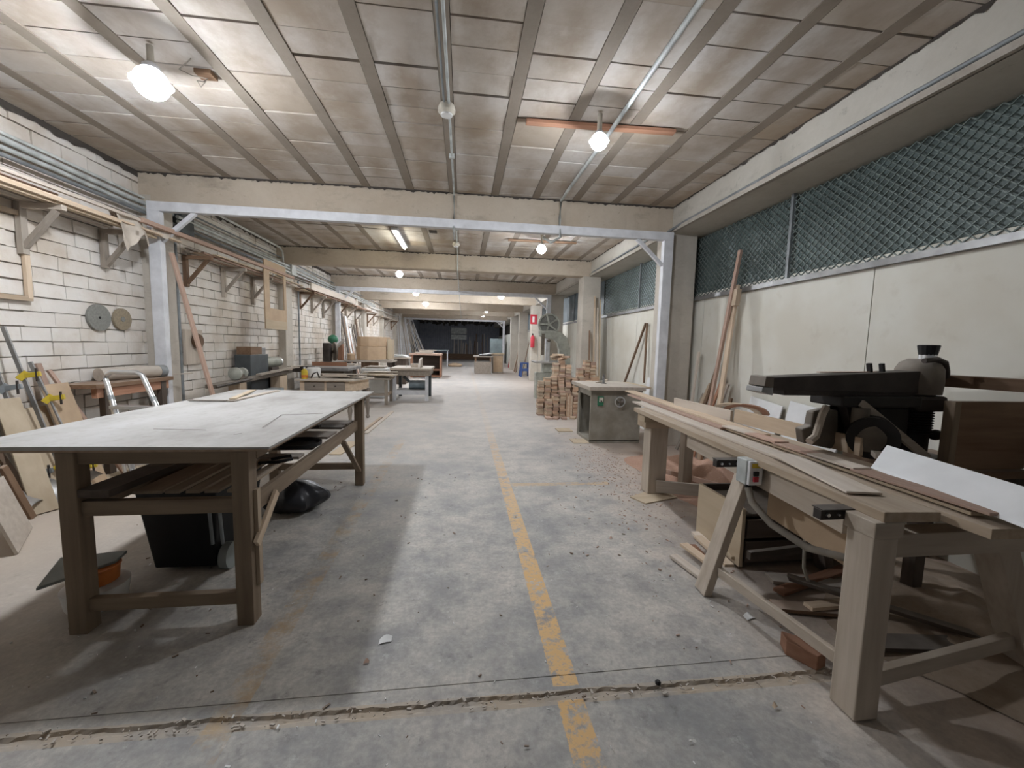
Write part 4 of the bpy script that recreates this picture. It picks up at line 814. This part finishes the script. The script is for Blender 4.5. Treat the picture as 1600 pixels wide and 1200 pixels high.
# lathe bench
t = thing('lathe', 'old wood lathe with long bed, round headstock and wooden feet along the wall', 'lathe', (-3.65, 7.7, 0))
build('bed', G().bar((-3.62, 6.35, .80), (-3.62, 9.0, .85), .16, .06), 'castmid', t, bevel=.006)
build('bed_bar', G().cyl((-3.52, 6.3, .80), (-3.52, 7.3, .83), .014), 'castdark', t, smooth=True)
build('headstock', G().lathe([(.05, 0), (.10, .02), (.10, .06), (.06, .08), (.06, .20), (.085, .21), (.085, .27), (.04, .29)], (-3.60, 6.92, .945), (0, 1, 0)), 'olive', t, smooth=True)
build('headstock_body', G().span((-3.70, 7.0, .85), (-3.54, 7.22, .93)), 'castmid', t, bevel=.01)
build('tool_rest', G().bar((-3.55, 7.6, .88), (-3.50, 8.9, .93), .09, .03), 'dustwood', t)
for y, w in ((7.05, .10), (8.55, .16)): build('foot', G().span((-3.71, y-w, 0), (-3.53, y+w, .79)), 'light', t, bevel=.004)
build('shelf', G().span((-3.72, 7.1, .40), (-3.52, 8.6, .44)), 'brown', t)
build('control_cabinet', G().span((-4.03, 7.78, .0), (-3.76, 8.45, 1.22)), 'greycab', bevel=.008, label='dark grey control cabinet standing behind the lathe', cat='cabinet')
build('wooden_case', G().span((-4.02, 7.84, 1.222), (-3.78, 8.25, 1.36)), 'brown', bevel=.004, label='brown wooden case on top of the grey control cabinet', cat='box')
build('grey_case', G().span((-4.0, 8.27, 1.222), (-3.8, 8.44, 1.34)), 'steel', bevel=.004, label='small grey case beside the brown one on the control cabinet', cat='box')
t = thing('loose_motor', 'grey electric motor on a stand beside the control cabinet', 'motor', (-3.85, 8.72, 1.0))
build('body', G().cyl((-3.9, 8.55, 1.05), (-3.80, 8.95, 1.05), .10, n=20), 'olive', t, smooth=True); build('end_bell', G().lathe([(.10, 0), (.09, .05), (.03, .07)], (-3.80, 8.95, 1.05), (.25, 1, 0)), 'alu', t, smooth=True)
build('stand', G().span((-3.98, 8.6, 0), (-3.76, 8.9, .95)), 'dark', t)
build('blue_case', G().span((-3.50, 7.60, 0), (-3.28, 7.95, .62)), 'motor', bevel=.006, label='blue grey case on the floor in front of the lathe', cat='box')
for i, y in enumerate((8.3, 8.7, 9.05)): board('lathe_blank', (-3.62, y, .905+.02*i), (-3.5, y+.5, .90+.02*i), .09, .018, 'dustwood', label='dusty wooden blank lying on the lathe rest', cat='blank', group='blanks on the lathe')

# ------------------------------------------------------------------ workbenches down the aisle
def turned(t, x, y, h, r=.045, mat='old'):
    build('leg', G().lathe([(r*.5, 0), (r*.9, .03), (r*.6, .06), (r*.75, .14), (r, .22), (r*.6, .30), (r*.9, .36), (r*.7, .40), (r, .42), (r, h)], (x, y, 0), n=12), mat, t, smooth=True)
t = thing('drawer_table', 'dusty wooden table with drawers and turned legs behind the big work table', 'table', (-2.45, 8.0, 0))
build('tabletop', G().prism([(-2.98, 7.66, .775), (-1.98, 7.66, .775), (-1.74, 8.36, .775), (-2.86, 8.40, .775)], (0, 0, .03)), 'dustwood', t, bevel=.004)
build('drawer_case', G().prism([(-2.92, 7.74, .58), (-2.06, 7.74, .58), (-1.84, 8.30, .58), (-2.82, 8.34, .58)], (0, 0, .19)), 'light', t)
for x0, x1 in ((-2.84, -2.50), (-2.46, -2.14)):
    d = build('drawer', G().span((x0, 7.725, .60), (x1, 7.742, .755)), 'old', t, bevel=.003); build('knob', G().ball(((x0+x1)/2, 7.715, .68), .015), 'dark', d, smooth=True)
for x, y in ((-2.06, 7.76), (-1.86, 8.28), (-2.90, 7.76), (-2.80, 8.3)): turned(t, x, y, .60)
t = thing('glue_bottle', 'yellow and orange bottle with a white cap on the drawer table', 'bottle', (-2.86, 7.80, .805))
build('body', G().lathe([(.05, 0), (.055, .02), (.055, .12), (.05, .15), (.02, .18)], (-2.86, 7.80, .805)), 'yellow', t, smooth=True)
build('label_band', G().lathe([(.056, .02), (.0565, .06), (.056, .07)], (-2.86, 7.80, .805)), 'orange', t, smooth=True); build('cap', G().lathe([(.018, .18), (.018, .21)], (-2.86, 7.80, .805)), 'white', t)
build('white_tub', G().lathe([(.10, 0), (.12, .02), (.125, .17), (.10, .19)], (-2.80, 8.08, .806)), 'paper', smooth=True, label='white tub standing behind the yellow bottle on the drawer table', cat='tub')
build('black_clip', G().tube([(-2.74, 7.78, .82), (-2.70, 7.78, .90), (-2.64, 7.8, .93), (-2.60, 7.8, .82)], .014), 'castdark', smooth=True, label='black clamp lying beside the yellow bottle', cat='clamp')
random.seed(5)
for i in range(12):
    x, y = -2.5+R(0, .55), 7.82+R(0, .42); board('table_blank', (x-.22, y+R(-.06, .06), .815+.016*(i % 5)), (x+.22, y+R(-.06, .06), .815+.016*(i % 5)), R(.06, .12), .015, random.choice(('pale', 'dustwood', 'light')), label='thin pale offcut piled on the drawer table', cat='offcut', group='offcuts on the drawer table')
t = thing('low_trestle', 'low trestle table heaped with pale boards beyond the drawer table', 'trestle', (-2.2, 10.3, 0))
build('top', G().span((-2.54, 9.95, .60), (-1.72, 10.75, .635)), 'old', t)
for x in (-2.48, -1.82):
    for y in (10.02, 10.68): build('leg', G().span((x-.035, y-.035, 0), (x+.035, y+.035, .60)), 'old', t)
build('stretcher', G().span((-2.48, 10.0, .22), (-1.82, 10.04, .28)), 'old', t); build('stretcher', G().span((-1.84, 10.0, .2), (-1.80, 10.7, .26)), 'light', t)
for i in range(16):
    x, y = -2.1+R(-.1, .2), 10.35+R(-.25, .25); board('trestle_board', (x-R(.2, .38), y, .645+.017*(i//2)), (x+R(.2, .35), y+R(-.15, .15), .645+.017*(i//2)), R(.08, .16), .016, random.choice(('pale', 'dustwood', 'ply', 'pale')), label='pale board heaped on the low trestle table', cat='board', group='boards on the low trestle')
t = thing('planer', 'grey planer with a long slab table and red strip behind the drawer table', 'planer', (-3.2, 10.1, 0))
build('table', G().span((-3.72, 9.55, .83), (-2.56, 10.7, .90)), 'steel', t, bevel=.006); build('base', G().span((-3.3, 9.75, 0), (-2.72, 10.5, .83)), 'castmid', t, bevel=.02)
build('fence', G().span((-3.6, 10.3, .90), (-2.8, 10.34, .99)), 'red', t); build('lip', G().span((-3.75, 9.5, .80), (-3.3, 9.62, .93)), 'castdark', t, bevel=.01)
build('outfeed', G().span((-3.62, 10.7, .86), (-2.72, 11.08, .93)), 'dustwood', t)
t = thing('paper_box', 'box covered with crumpled white sheets beside the planer', 'box', (-2.3, 11.3, 0)); build('carton', G().span((-2.68, 11.2, 0), (-2.02, 11.8, .80)), 'paper', t, bevel=.02)
for i, z in enumerate((.805, .82, .835)): build('sheet_stack', G().span((-2.66+.05*i, 11.22, z), (-2.08, 11.75, z+.012)), 'dustwood', t)
t = thing('curved_cabinet', 'tan cabinet with a curved front standing on a workbench by the wall', 'cabinet', (-2.85, 13.1, .96))
pts = [(-3.25, 13.0), (-3.1, 12.82), (-2.85, 12.74), (-2.55, 12.76), (-2.34, 12.9), (-2.30, 13.3), (-3.25, 13.3)]
build('lower_drum', G().prism([(x*1, y, .955) for x, y in pts], (0, 0, .40)), 'mdf', t, bevel=.008); build('upper_panel', G().prism([(x, y+.12, 1.36) for x, y in pts], (0, 0, .30)), 'mdf', t, bevel=.008)
build('side_sheet', G().span((-2.30, 12.9, .955), (-2.16, 13.28, 1.60)), 'ply', t)
t = thing('joiner_workbench', 'brown workbench carrying the curved tan cabinet', 'workbench', (-2.8, 13, 0))
build('top', G().span((-3.5, 12.5, .90), (-2.1, 13.5, .95)), 'dustwood', t); 
for x in (-3.4, -2.2):
    for y in (12.6, 13.4): build('leg', G().span((x-.05, y-.05, 0), (x+.05, y+.05, .90)), 'dark', t)
build('panel', G().span((-3.0, 12.56, .25), (-2.5, 12.6, .90)), 'brown', t)
board('bench_veneer', (-2.7, 12.58, .957), (-2.12, 12.85, .985), .2, .006, 'pale', label='curling pale veneer strips in front of the curved cabinet', cat='veneer')
build('glue_tub', G().lathe([(.10, 0), (.115, .02), (.12, .16), (.125, .17), (.10, .19)], (-3.32, 12.72, .951)), 'mdf', smooth=True, label='tan round tub on the workbench beside the curved cabinet', cat='tub')
t = thing('scroll_machine', 'dark old machine with wheel and arm near the wall beyond the planer', 'machine', (-3.55, 11.9, 0))
build('base', G().span((-3.75, 11.1, 0), (-3.35, 12.3, .95)), 'castmid', t, bevel=.02); build('head', G().span((-3.66, 11.25, .95), (-3.48, 11.45, 1.45)), 'castdark', t, bevel=.02)
build('wheel', G().lathe([(.22, 0), (.25, .01), (.25, .05), (.22, .06)], (-3.46, 11.5, 1.22), (1, .6, 0)), 'castmid', t, smooth=True)
build('arm', G().bar((-3.52, 11.3, 1.15), (-3.50, 12.6, 1.52), .06, .08), 'castmid', t, bevel=.01); build('green_motor', G().ball((-3.62, 12.0, 1.55), .15, sq=(.9, 1, .85)), 'green', t, smooth=True)
build('bracket', G().span((-3.6, 12.3, .95), (-3.45, 12.45, 1.42)), 'red', t, bevel=.01)
# table saw
t = thing('table_saw', 'small grey table saw with a motor under its top in the aisle', 'saw', (-1.35, 11.1, 0))
build('top', G().span((-1.84, 10.62, .80), (-.80, 11.9, .855)), 'dustwood', t, bevel=.004); build('apron', G().span((-1.80, 10.66, .66), (-.84, 11.84, .80)), 'old', t, bevel=.004)
for x in (-1.74, -.92):
    for y in (10.74, 11.74): build('leg', G().span((x-.04, y-.04, 0), (x+.04, y+.04, .66)), 'steelwhite' if y < 11 else 'greycab', t)
build('front_rail', G().span((-1.70, 10.72, .16), (-.96, 10.76, .28)), 'steelwhite', t)
build('motor', G().cyl((-1.40, 11.0, .40), (-.98, 11.0, .40), .12, n=20), 'motor', t, smooth=True); build('motor_shelf', G().span((-1.70, 10.8, .25), (-.96, 11.3, .28)), 'greycab', t)
build('belt_cover', G().bar((-1.55, 10.95, .62), (-1.28, 11.0, .38), .05, .07), 'greycab', t)
build('rip_fence', G().prism([(-1.16, 10.75, .856), (-1.16, 11.5, .856), (-1.16, 11.5, 1.10), (-1.16, 11.1, 1.06)], (.06, 0, 0)), 'dustwood', t, bevel=.004)
build('guide_block', G().span((-1.36, 10.95, .856), (-1.18, 11.2, .95)), 'pale', t, bevel=.004); build('saw_blade', G().cyl((-1.50, 11.15, .83), (-1.495, 11.15, .83), .07, n=24), 'steel', t)
for a, b, w, m, lab in (((-1.50, 9.02, .01), (-1.56, 6.8, .01), .07, 'pale', 'long pale strip lying on the floor beside the drawer table'), ((-1.60, 8.3, .01), (-1.66, 6.6, .01), .06, 'light', 'second light strip lying on the floor nearer the work table'), ((-1.60, 6.2, .01), (-1.66, 5.5, .01), .16, 'ply', 'short ply board on the floor past the far table leg')):
    board('floor_strip', a, b, w, .016, m, label=lab, cat='strip')
# ------------------------------------------------------------------ shaper cabinet and wood pile
t = thing('spindle_shaper', 'olive grey spindle shaper cabinet with green switch and handwheel', 'shaper', (2.4, 6.4, 0))
g = G().span((1.98, 6.07, .03), (2.80, 6.10, .82)).span((2.77, 6.10, .03), (2.80, 6.78, .82)).span((1.98, 6.75, .03), (2.80, 6.78, .82)).span((1.98, 6.07, 0), (2.80, 6.78, .05))
g.span((1.98, 6.10, .74), (2.01, 6.75, .82)).span((1.98, 6.70, .03), (2.01, 6.75, .82)); build('cabinet', g, 'cabinet', t, bevel=.003)
build('table', G().span((1.93, 5.98, .84), (2.83, 7.05, .90)), 'dustwood', t, bevel=.006); build('table_rib', G().span((1.96, 6.02, .815), (2.80, 6.95, .84)), 'cabinet', t)
build('extension', G().span((2.83, 6.02, .87), (2.93, 6.9, .90)), 'ply', t)
build('spindle', G().lathe([(.05, 0), (.05, .01), (.022, .012), (.022, .10), (.014, .105), (.014, .15)], (2.34, 6.55, .90), n=14), 'steel', t, smooth=True)
t2 = build('handwheel', G().lathe([(.07, -.012), (.082, -.012), (.088, 0), (.082, .012), (.07, .012), (.07, -.012)], (2.43, 6.02, .665), (0, -1, 0), n=32), 'alu', t, smooth=True)
for k in range(3):
    a = 2.1*k+.4; build('spoke', G().bar((2.43, 6.03, .665), (2.43+.075*math.cos(a), 6.025, .665+.075*math.sin(a)), .012, .018), 'steel', t2)
build('hub', G().cyl((2.43, 6.07, .665), (2.43, 6.0, .665), .022), 'castmid', t2, smooth=True)
s = build('switch', G().span((2.085, 6.03, .60), (2.175, 6.07, .745)), 'green', t, bevel=.006); build('button_plate', G().span((2.10, 6.022, .66), (2.16, 6.032, .73)), 'sockets', s, bevel=.002); build('button', G().cyl((2.13, 6.025, .675), (2.13, 6.012, .675), .012), 'black', s)
build('inner_drum', G().cyl((2.3, 6.4, .05), (2.3, 6.4, .5), .12), 'castdark', t, smooth=True)
board('brush_handle', (2.25, 6.65, .905), (2.55, 6.95, .93), .03, .02, 'pale', label='pale handle lying behind the spindle on the shaper table', cat='handle stick')
for a, w, lab in (((1.93, 7.05), .24, 'small ply plate on the floor beyond the shaper cabinet corner'), ((1.95, 6.20), .22, 'small ply plate on the floor at the near shaper cabinet corner')):
    build('floor_plate', G().span((a[0]-w, a[1]-.14, 0), (a[0]+.03, a[1]+.14, .012)), 'ply', label=lab, cat='plate')
random.seed(8)
pm = []
def piece_mesh(w, d, h, m):
    me = bpy.data.meshes.new('piece'); g = G().box((0, 0, h/2), (w, d, h)); me.from_pydata(g.v, [], g.f); me.materials.append(M[m]); return me
for w, d, m in ((.115, .20, 'light'), (.125, .20, 'sawn'), (.11, .18, 'sawn'), (.12, .19, 'light'), (.115, .21, 'pink')): pm.append(piece_mesh(w, d, .0365, m))
sticks = [piece_mesh(.032, .04, .50, 'sawn'), piece_mesh(.036, .04, .46, 'light')]
def piece(x, y, z, rz, tilt=0, rx=0, me=None, label='small sawn wood piece in the big pile beside the shaper cabinet', group='sawn pieces in the wood pile'):
    o = bpy.data.objects.new('wood_piece', me or random.choice(pm)); COL.objects.link(o); o.location = (x, y, z); o.rotation_euler = (rx, tilt, rz)
    tag(o, label, 'wood piece', group)
for y, z0, cols in ((8.42, 0, ((1.82, 10), (1.96, 13), (2.11, 15), (2.40, 14), (2.54, 15), (2.68, 13), (2.82, 16))), (8.66, 0, ((1.68, 20), (1.82, 22))), (8.66, .40, ((1.97, 12), (2.12, 13), (2.27, 13), (2.43, 11), (2.58, 12), (2.73, 10), (2.88, 13))), (8.9, .80, ((2.06, 9), (2.20, 11), (2.34, 8), (2.62, 6), (2.76, 11), (2.90, 10)))):
    for x, h in cols:
        for k in range(h): piece(x+R(-.012, .012), y+R(-.02, .02), z0+k*.0372, R(-.10, .10))
for k in range(8): piece(2.20+.036*(k % 4), 8.37+.045*(k//4), .0, R(-.06, .06), me=sticks[k % 2], label='short square stick standing in the bundle at the front of the wood pile', group='upright sticks in the wood pile')
for k in range(9): piece(2.12+R(-.10, .16), 8.86+R(-.05, .08), 1.215+.04*(k//3), R(-1.5, 1.5), R(-.2, .2))
for k in range(6): piece(1.78+.17*k+R(-.02, .02), 8.2+R(-.03, .04), .001, R(-.6, .6))
for y0, y1, h, lab in ((8.55, 8.77, .398, 'low long hidden support block at the core of the wood pile'), (8.79, 9.02, .798, 'tall hidden support block at the core of the wood pile, under its highest pieces')):
    build('support_block', G().span((1.91, y0, 0), (2.95, y1, h)), 'sawn', label=lab, cat='block')  # unseen filler blocks carrying the upper rows of pieces
for i, (x, top, w, m) in enumerate(((3.12, 2.72, .07, 'light'), (3.20, 2.45, .06, 'pale'), (3.02, 1.9, .06, 'brown'), (3.26, 2.65, .05, 'ply'))):
    board('leaning_board', (x-.02, 9.35, 0), (x+.03, 9.68, top), w, .025, m, (1, 0, 0), label=['tall light board', 'pale board', 'shorter brown board', 'slim ply strip'][i]+' standing against the second pillar behind the wood pile', cat='board')
# bandsaw
t = thing('bandsaw', 'large grey green bandsaw with a spoked wheel behind the wood pile', 'bandsaw', (2.45, 11.5, 0)); Y = 11.5
c = at_y(858, 507, Y)
for zc, nm in ((c.z, 'upper_wheel'), (.45, 'lower_wheel')):
    w = build(nm, G().lathe([(.27, -.03), (.315, -.035), (.315, .035), (.27, .03), (.27, -.03)], (c.x, Y, zc), (0, -1, 0), n=40), 'olive', t, smooth=True)
    for k in range(5):
        a = k*2*math.pi/5+.6; build('spoke', G().bar((c.x, Y, zc), (c.x+.28*math.cos(a), Y, zc+.28*math.sin(a)), .03, .045), 'olive', w)
    build('hub', G().cyl((c.x, Y-.06, zc), (c.x, Y+.1, zc), .05), 'olive', w, smooth=True)
build('wheel_cover', G().cyl((c.x, Y+.06, c.z), (c.x, Y+.10, c.z), .30, n=32), 'disc', t, smooth=True)
arm = [(-.28, 1.92), (-.26, 1.78), (-.10, 1.72), (.12, 1.70), (.24, 1.60), (.30, 1.40), (.30, .9), (.28, .0), (.66, .0), (.64, .9), (.62, 1.45), (.52, 1.75), (.36, 1.90), (.20, 1.94), (.0, 1.95)]
build('frame', G().prism([(c.x+a, Y-.09, z) for a, z in arm], (0, .2, 0)), 'olive', t, bevel=.02)
build('table', G().span((c.x-.42, Y-.35, 1.02), (c.x+.25, Y+.35, 1.07)), 'alu', t, bevel=.005); build('trunnion', G().span((c.x-.15, Y-.15, .75), (c.x+.32, Y+.15, 1.02)), 'olive', t, bevel=.02)
build('guide_post', G().span((c.x-.22, Y-.1, 1.25), (c.x-.14, Y-.02, 1.85)), 'castmid', t); build('blade', G().span((c.x-.305, Y-.012, .5), (c.x-.30, Y+.012, c.z)), 'steel', t)
build('lower_box', G().span((c.x-.36, Y-.12, 0), (c.x+.34, Y+.16, .75)), 'olive', t, bevel=.02); build('guide_knob', G().ball((c.x-.02, Y-.13, 1.66), .05), 'castmid', t, smooth=True)
# ------------------------------------------------------------------ far end
def slab_box(name, label, cat, a, b, Y, d, mat): 
    p, q = at_y(*a, Y), at_y(*b, Y); return build(name, G().span((p.x, Y, max(0, q.z)), (q.x, Y+d, p.z)), mat, label=label, cat=cat, bevel=.01)
t = thing('brown_counter', 'brown workbench cabinet with shelves down the aisle beyond the table saw', 'workbench', (-1.6, 18.5, 0))
build('top', G().span((-2.3, 18, .98), (-.93, 19.4, 1.05)), 'pink', t); build('side', G().span((-1.0, 18.05, 0), (-.95, 19.3, .98)), 'red', t); build('back', G().span((-2.2, 18.7, 0), (-1.0, 18.75, .98)), 'dark', t)
for z in (.05, .32): build('shelf', G().span((-2.2, 18.05, z), (-1.0, 19.3, z+.05)), 'red', t)
build('leg', G().span((-2.25, 18.05, 0), (-2.15, 18.15, .98)), 'red', t)
for i in range(5): board('counter_board', (-2.0+R(-.1, .1), 18.3+.1*i, 1.065+.03*i), (-1.3+R(-.1, .1), 18.4+.1*i, 1.065+.03*i), .25, .025, 'dustwood', label='dusty board stacked on the brown workbench cabinet', cat='board', group='boards on the brown cabinet')
t = thing('sheet_table', 'table piled with white sheets between curved cabinet and brown cabinet', 'table', (-2.4, 15.3, 0)); build('top', G().span((-2.8, 15, .92), (-1.95, 16, .97)), 'dustwood', t); build('base', G().span((-2.7, 15.1, 0), (-2.05, 15.9, .92)), 'dark', t)
for i in range(4): build('white_sheet', G().span((-2.75+.03*i, 15.05, .975+.02*i), (-2.0-.04*i, 15.9, .988+.02*i)), 'paper', label='white sheet stacked on the table past the curved cabinet', cat='sheet', group='white sheets on the far table')
t = thing('grey_workbench', 'grey boxy workbench on the window side at the far end', 'workbench', (1.05, 21.5, 0)); build('box', G().span((.62, 21, 0), (1.46, 22, .62)), 'old', t, bevel=.01); build('top', G().span((.55, 20.95, .86), (1.55, 22.1, .92)), 'dustwood', t)
for x in (.66, 1.42): build('post', G().span((x-.04, 21.02, .62), (x+.04, 21.1, .86)), 'brown', t)
t = thing('tan_cupboard', 'tan cupboard standing next to the grey boxy workbench', 'cupboard', (1.85, 22, 0)); build('body', G().span((1.58, 21.6, 0), (2.15, 22.4, 1.0)), 'dustwood', t, bevel=.01); build('top', G().span((1.5, 21.5, 1.0), (2.2, 22.45, 1.06)), 'ply', t); build('door', G().span((1.62, 21.57, .08), (2.1, 21.6, .92)), 'mdf', t)
build('black_tray', G().span((.85, 21.2, .921), (1.5, 21.8, .99)), 'black', label='black tray on the grey boxy workbench', cat='tray', bevel=.01); board('white_folder', (1.1, 21.3, 1.0), (1.5, 21.6, 1.06), .3, .02, 'paper', label='white folder slanting on the black tray', cat='folder')
t = thing('blue_table', 'pale blue table standing before the dark end of the hall', 'table', (-1.4, 27, 0)); build('top', G().span((-1.95, 26.9, 1.02), (-.95, 27.8, 1.08)), 'glass2', t)
for x in (-1.9, -1.0): build('leg', G().span((x-.04, 26.95, 0), (x+.04, 27.05, 1.02)), 'steelwhite', t)
build('floor_bundle', G().ball((-.5, 27.2, .10), .3, sq=(1.6, 1, .5)), 'mdf', smooth=True, label='tan bundle lying on the floor of the aisle at the far end', cat='bundle')
build('notice_board', G().span((-1.2, FAR-.25, 2.5), (.35, FAR-.2, 3.1)), 'pvc', label='pale blue upper panel on the dark back wall', cat='panel'); build('notice_board', G().span((-1.2, FAR-.25, 1.95), (.35, FAR-.2, 2.4)), 'pvc', label='pale blue lower panel on the dark back wall', cat='panel')
build('grey_cabinet', G().span((2.2, 33, 0), (3.3, 33.6, 2.0)), 'glass2', label='tall grey cabinet in the dark end of the hall', cat='cabinet')
random.seed(17)
for i in range(16): board('far_plank', (-.9+i*.22+R(-.05, .05), FAR-.35, .0), (-.9+i*.22+R(-.1, .1), FAR-.15, R(1.4, 2.6)), R(.05, .1), .03, random.choice(('dustwood', 'brown', 'pale')), (0, 1, 0), label='plank standing along the dark back wall', cat='plank', group='planks along the back wall')
for i in range(30):
    y = 26+i*.17; board('fanned_stick', (-3.9+i*.05+R(-.03, .03), y, 0), (-4.0+.012*i, y+R(-.05, .05), R(2.4, 3.2)), R(.03, .06), .03, random.choice(('pale', 'steelwhite', 'white', 'dustwood')), (0, 1, 0), label='pale stick in the fan leaning on the block wall at the far end', cat='stick', group='fanned sticks at the far end')
for i in range(11):
    y = 14.05+i*.26; m = ('dark', 'brown', 'white', 'pink', 'white', 'old', 'dark', 'brown', 'pale', 'old', 'white')[i]
    board('leaning_board', (-3.62+R(-.1, .1), y, 0), (-3.98, y+R(-.04, .04), R(1.9, 2.5)), R(.10, .22), .025, m, (1, 0, 0), label='%s board, %s of those leaning below the rack beyond the third pillar' % (HUE[m], ORD[i]), cat='board', group='boards leaning beyond the third pillar')
for i in range(22):
    y = 20.3+i*.36
    if 20.5 < y < 21.8 or 24.2 < y < 25.5: continue
    m = ('brown', 'pale', 'dustwood', 'redp', 'old', 'pink', 'dustwood', 'brown')[i % 8]
    board('leaning_board', (2.9+R(-.1, .1)+.01*i, y, 0), (3.42, y+R(-.1, .1), R(1.9, 2.6)), R(.08, .22), .03, m, (1, 0, 0), label='%s board leaning on the window wall far beyond the bandsaw' % HUE[m], cat='board', group='boards leaning beyond the bandsaw')
t = thing('fire_extinguisher', 'red fire extinguisher on a far window-side pillar behind the bandsaw', 'fire extinguisher', (2.8, 17.1, 1.3)); c = at_y(832, 532, 17.1)
build('cylinder', G().lathe([(.08, 0), (.09, .03), (.09, .42), (.05, .50), (.03, .52)], (c.x, 17.08, c.z-.3)), 'redp', t, smooth=True); build('valve', G().lathe([(.03, .52), (.035, .56), (.02, .60)], (c.x, 17.08, c.z-.3)), 'black', t, smooth=True); build('wall_hook', G().span((c.x-.03, 17.08, c.z), (c.x+.03, 17.225, c.z+.04)), 'steel', t)
t = thing('safety_sign', 'small red and white sign above the fire extinguisher', 'sign', (2.9, 17.2, 2)); c = at_y(833, 499, 17.2); build('panel', G().span((c.x-.12, 17.195, c.z-.2), (c.x+.16, 17.218, c.z+.2)), 'redp', t); build('symbol', G().span((c.x-.03, 17.188, c.z-.12), (c.x+.06, 17.195, c.z+.12)), 'paper', t)
t = thing('plastic_stool', 'blue plastic stool with slotted sides near the leaning boards', 'stool', (3.0, 19.6, 0))
g = G(); a, b = .27, .20
for sx in (-1, 1):
    for sy in (-1, 1): build('leg', G().prism([(3.0+sx*a, 19.6+sy*a, 0), (3.0+sx*(a-.1), 19.6+sy*a, 0), (3.0+sx*(b-.08), 19.6+sy*b, .62), (3.0+sx*b, 19.6+sy*b, .62)], (0, -sy*.03, 0)), 'bluep', t)
build('seat', G().span((2.78, 19.38, .62), (3.22, 19.82, .68)), 'bluep', t, bevel=.02); build('band', G().span((2.77, 19.36, .28), (3.23, 19.84, .38)), 'bluep', t)
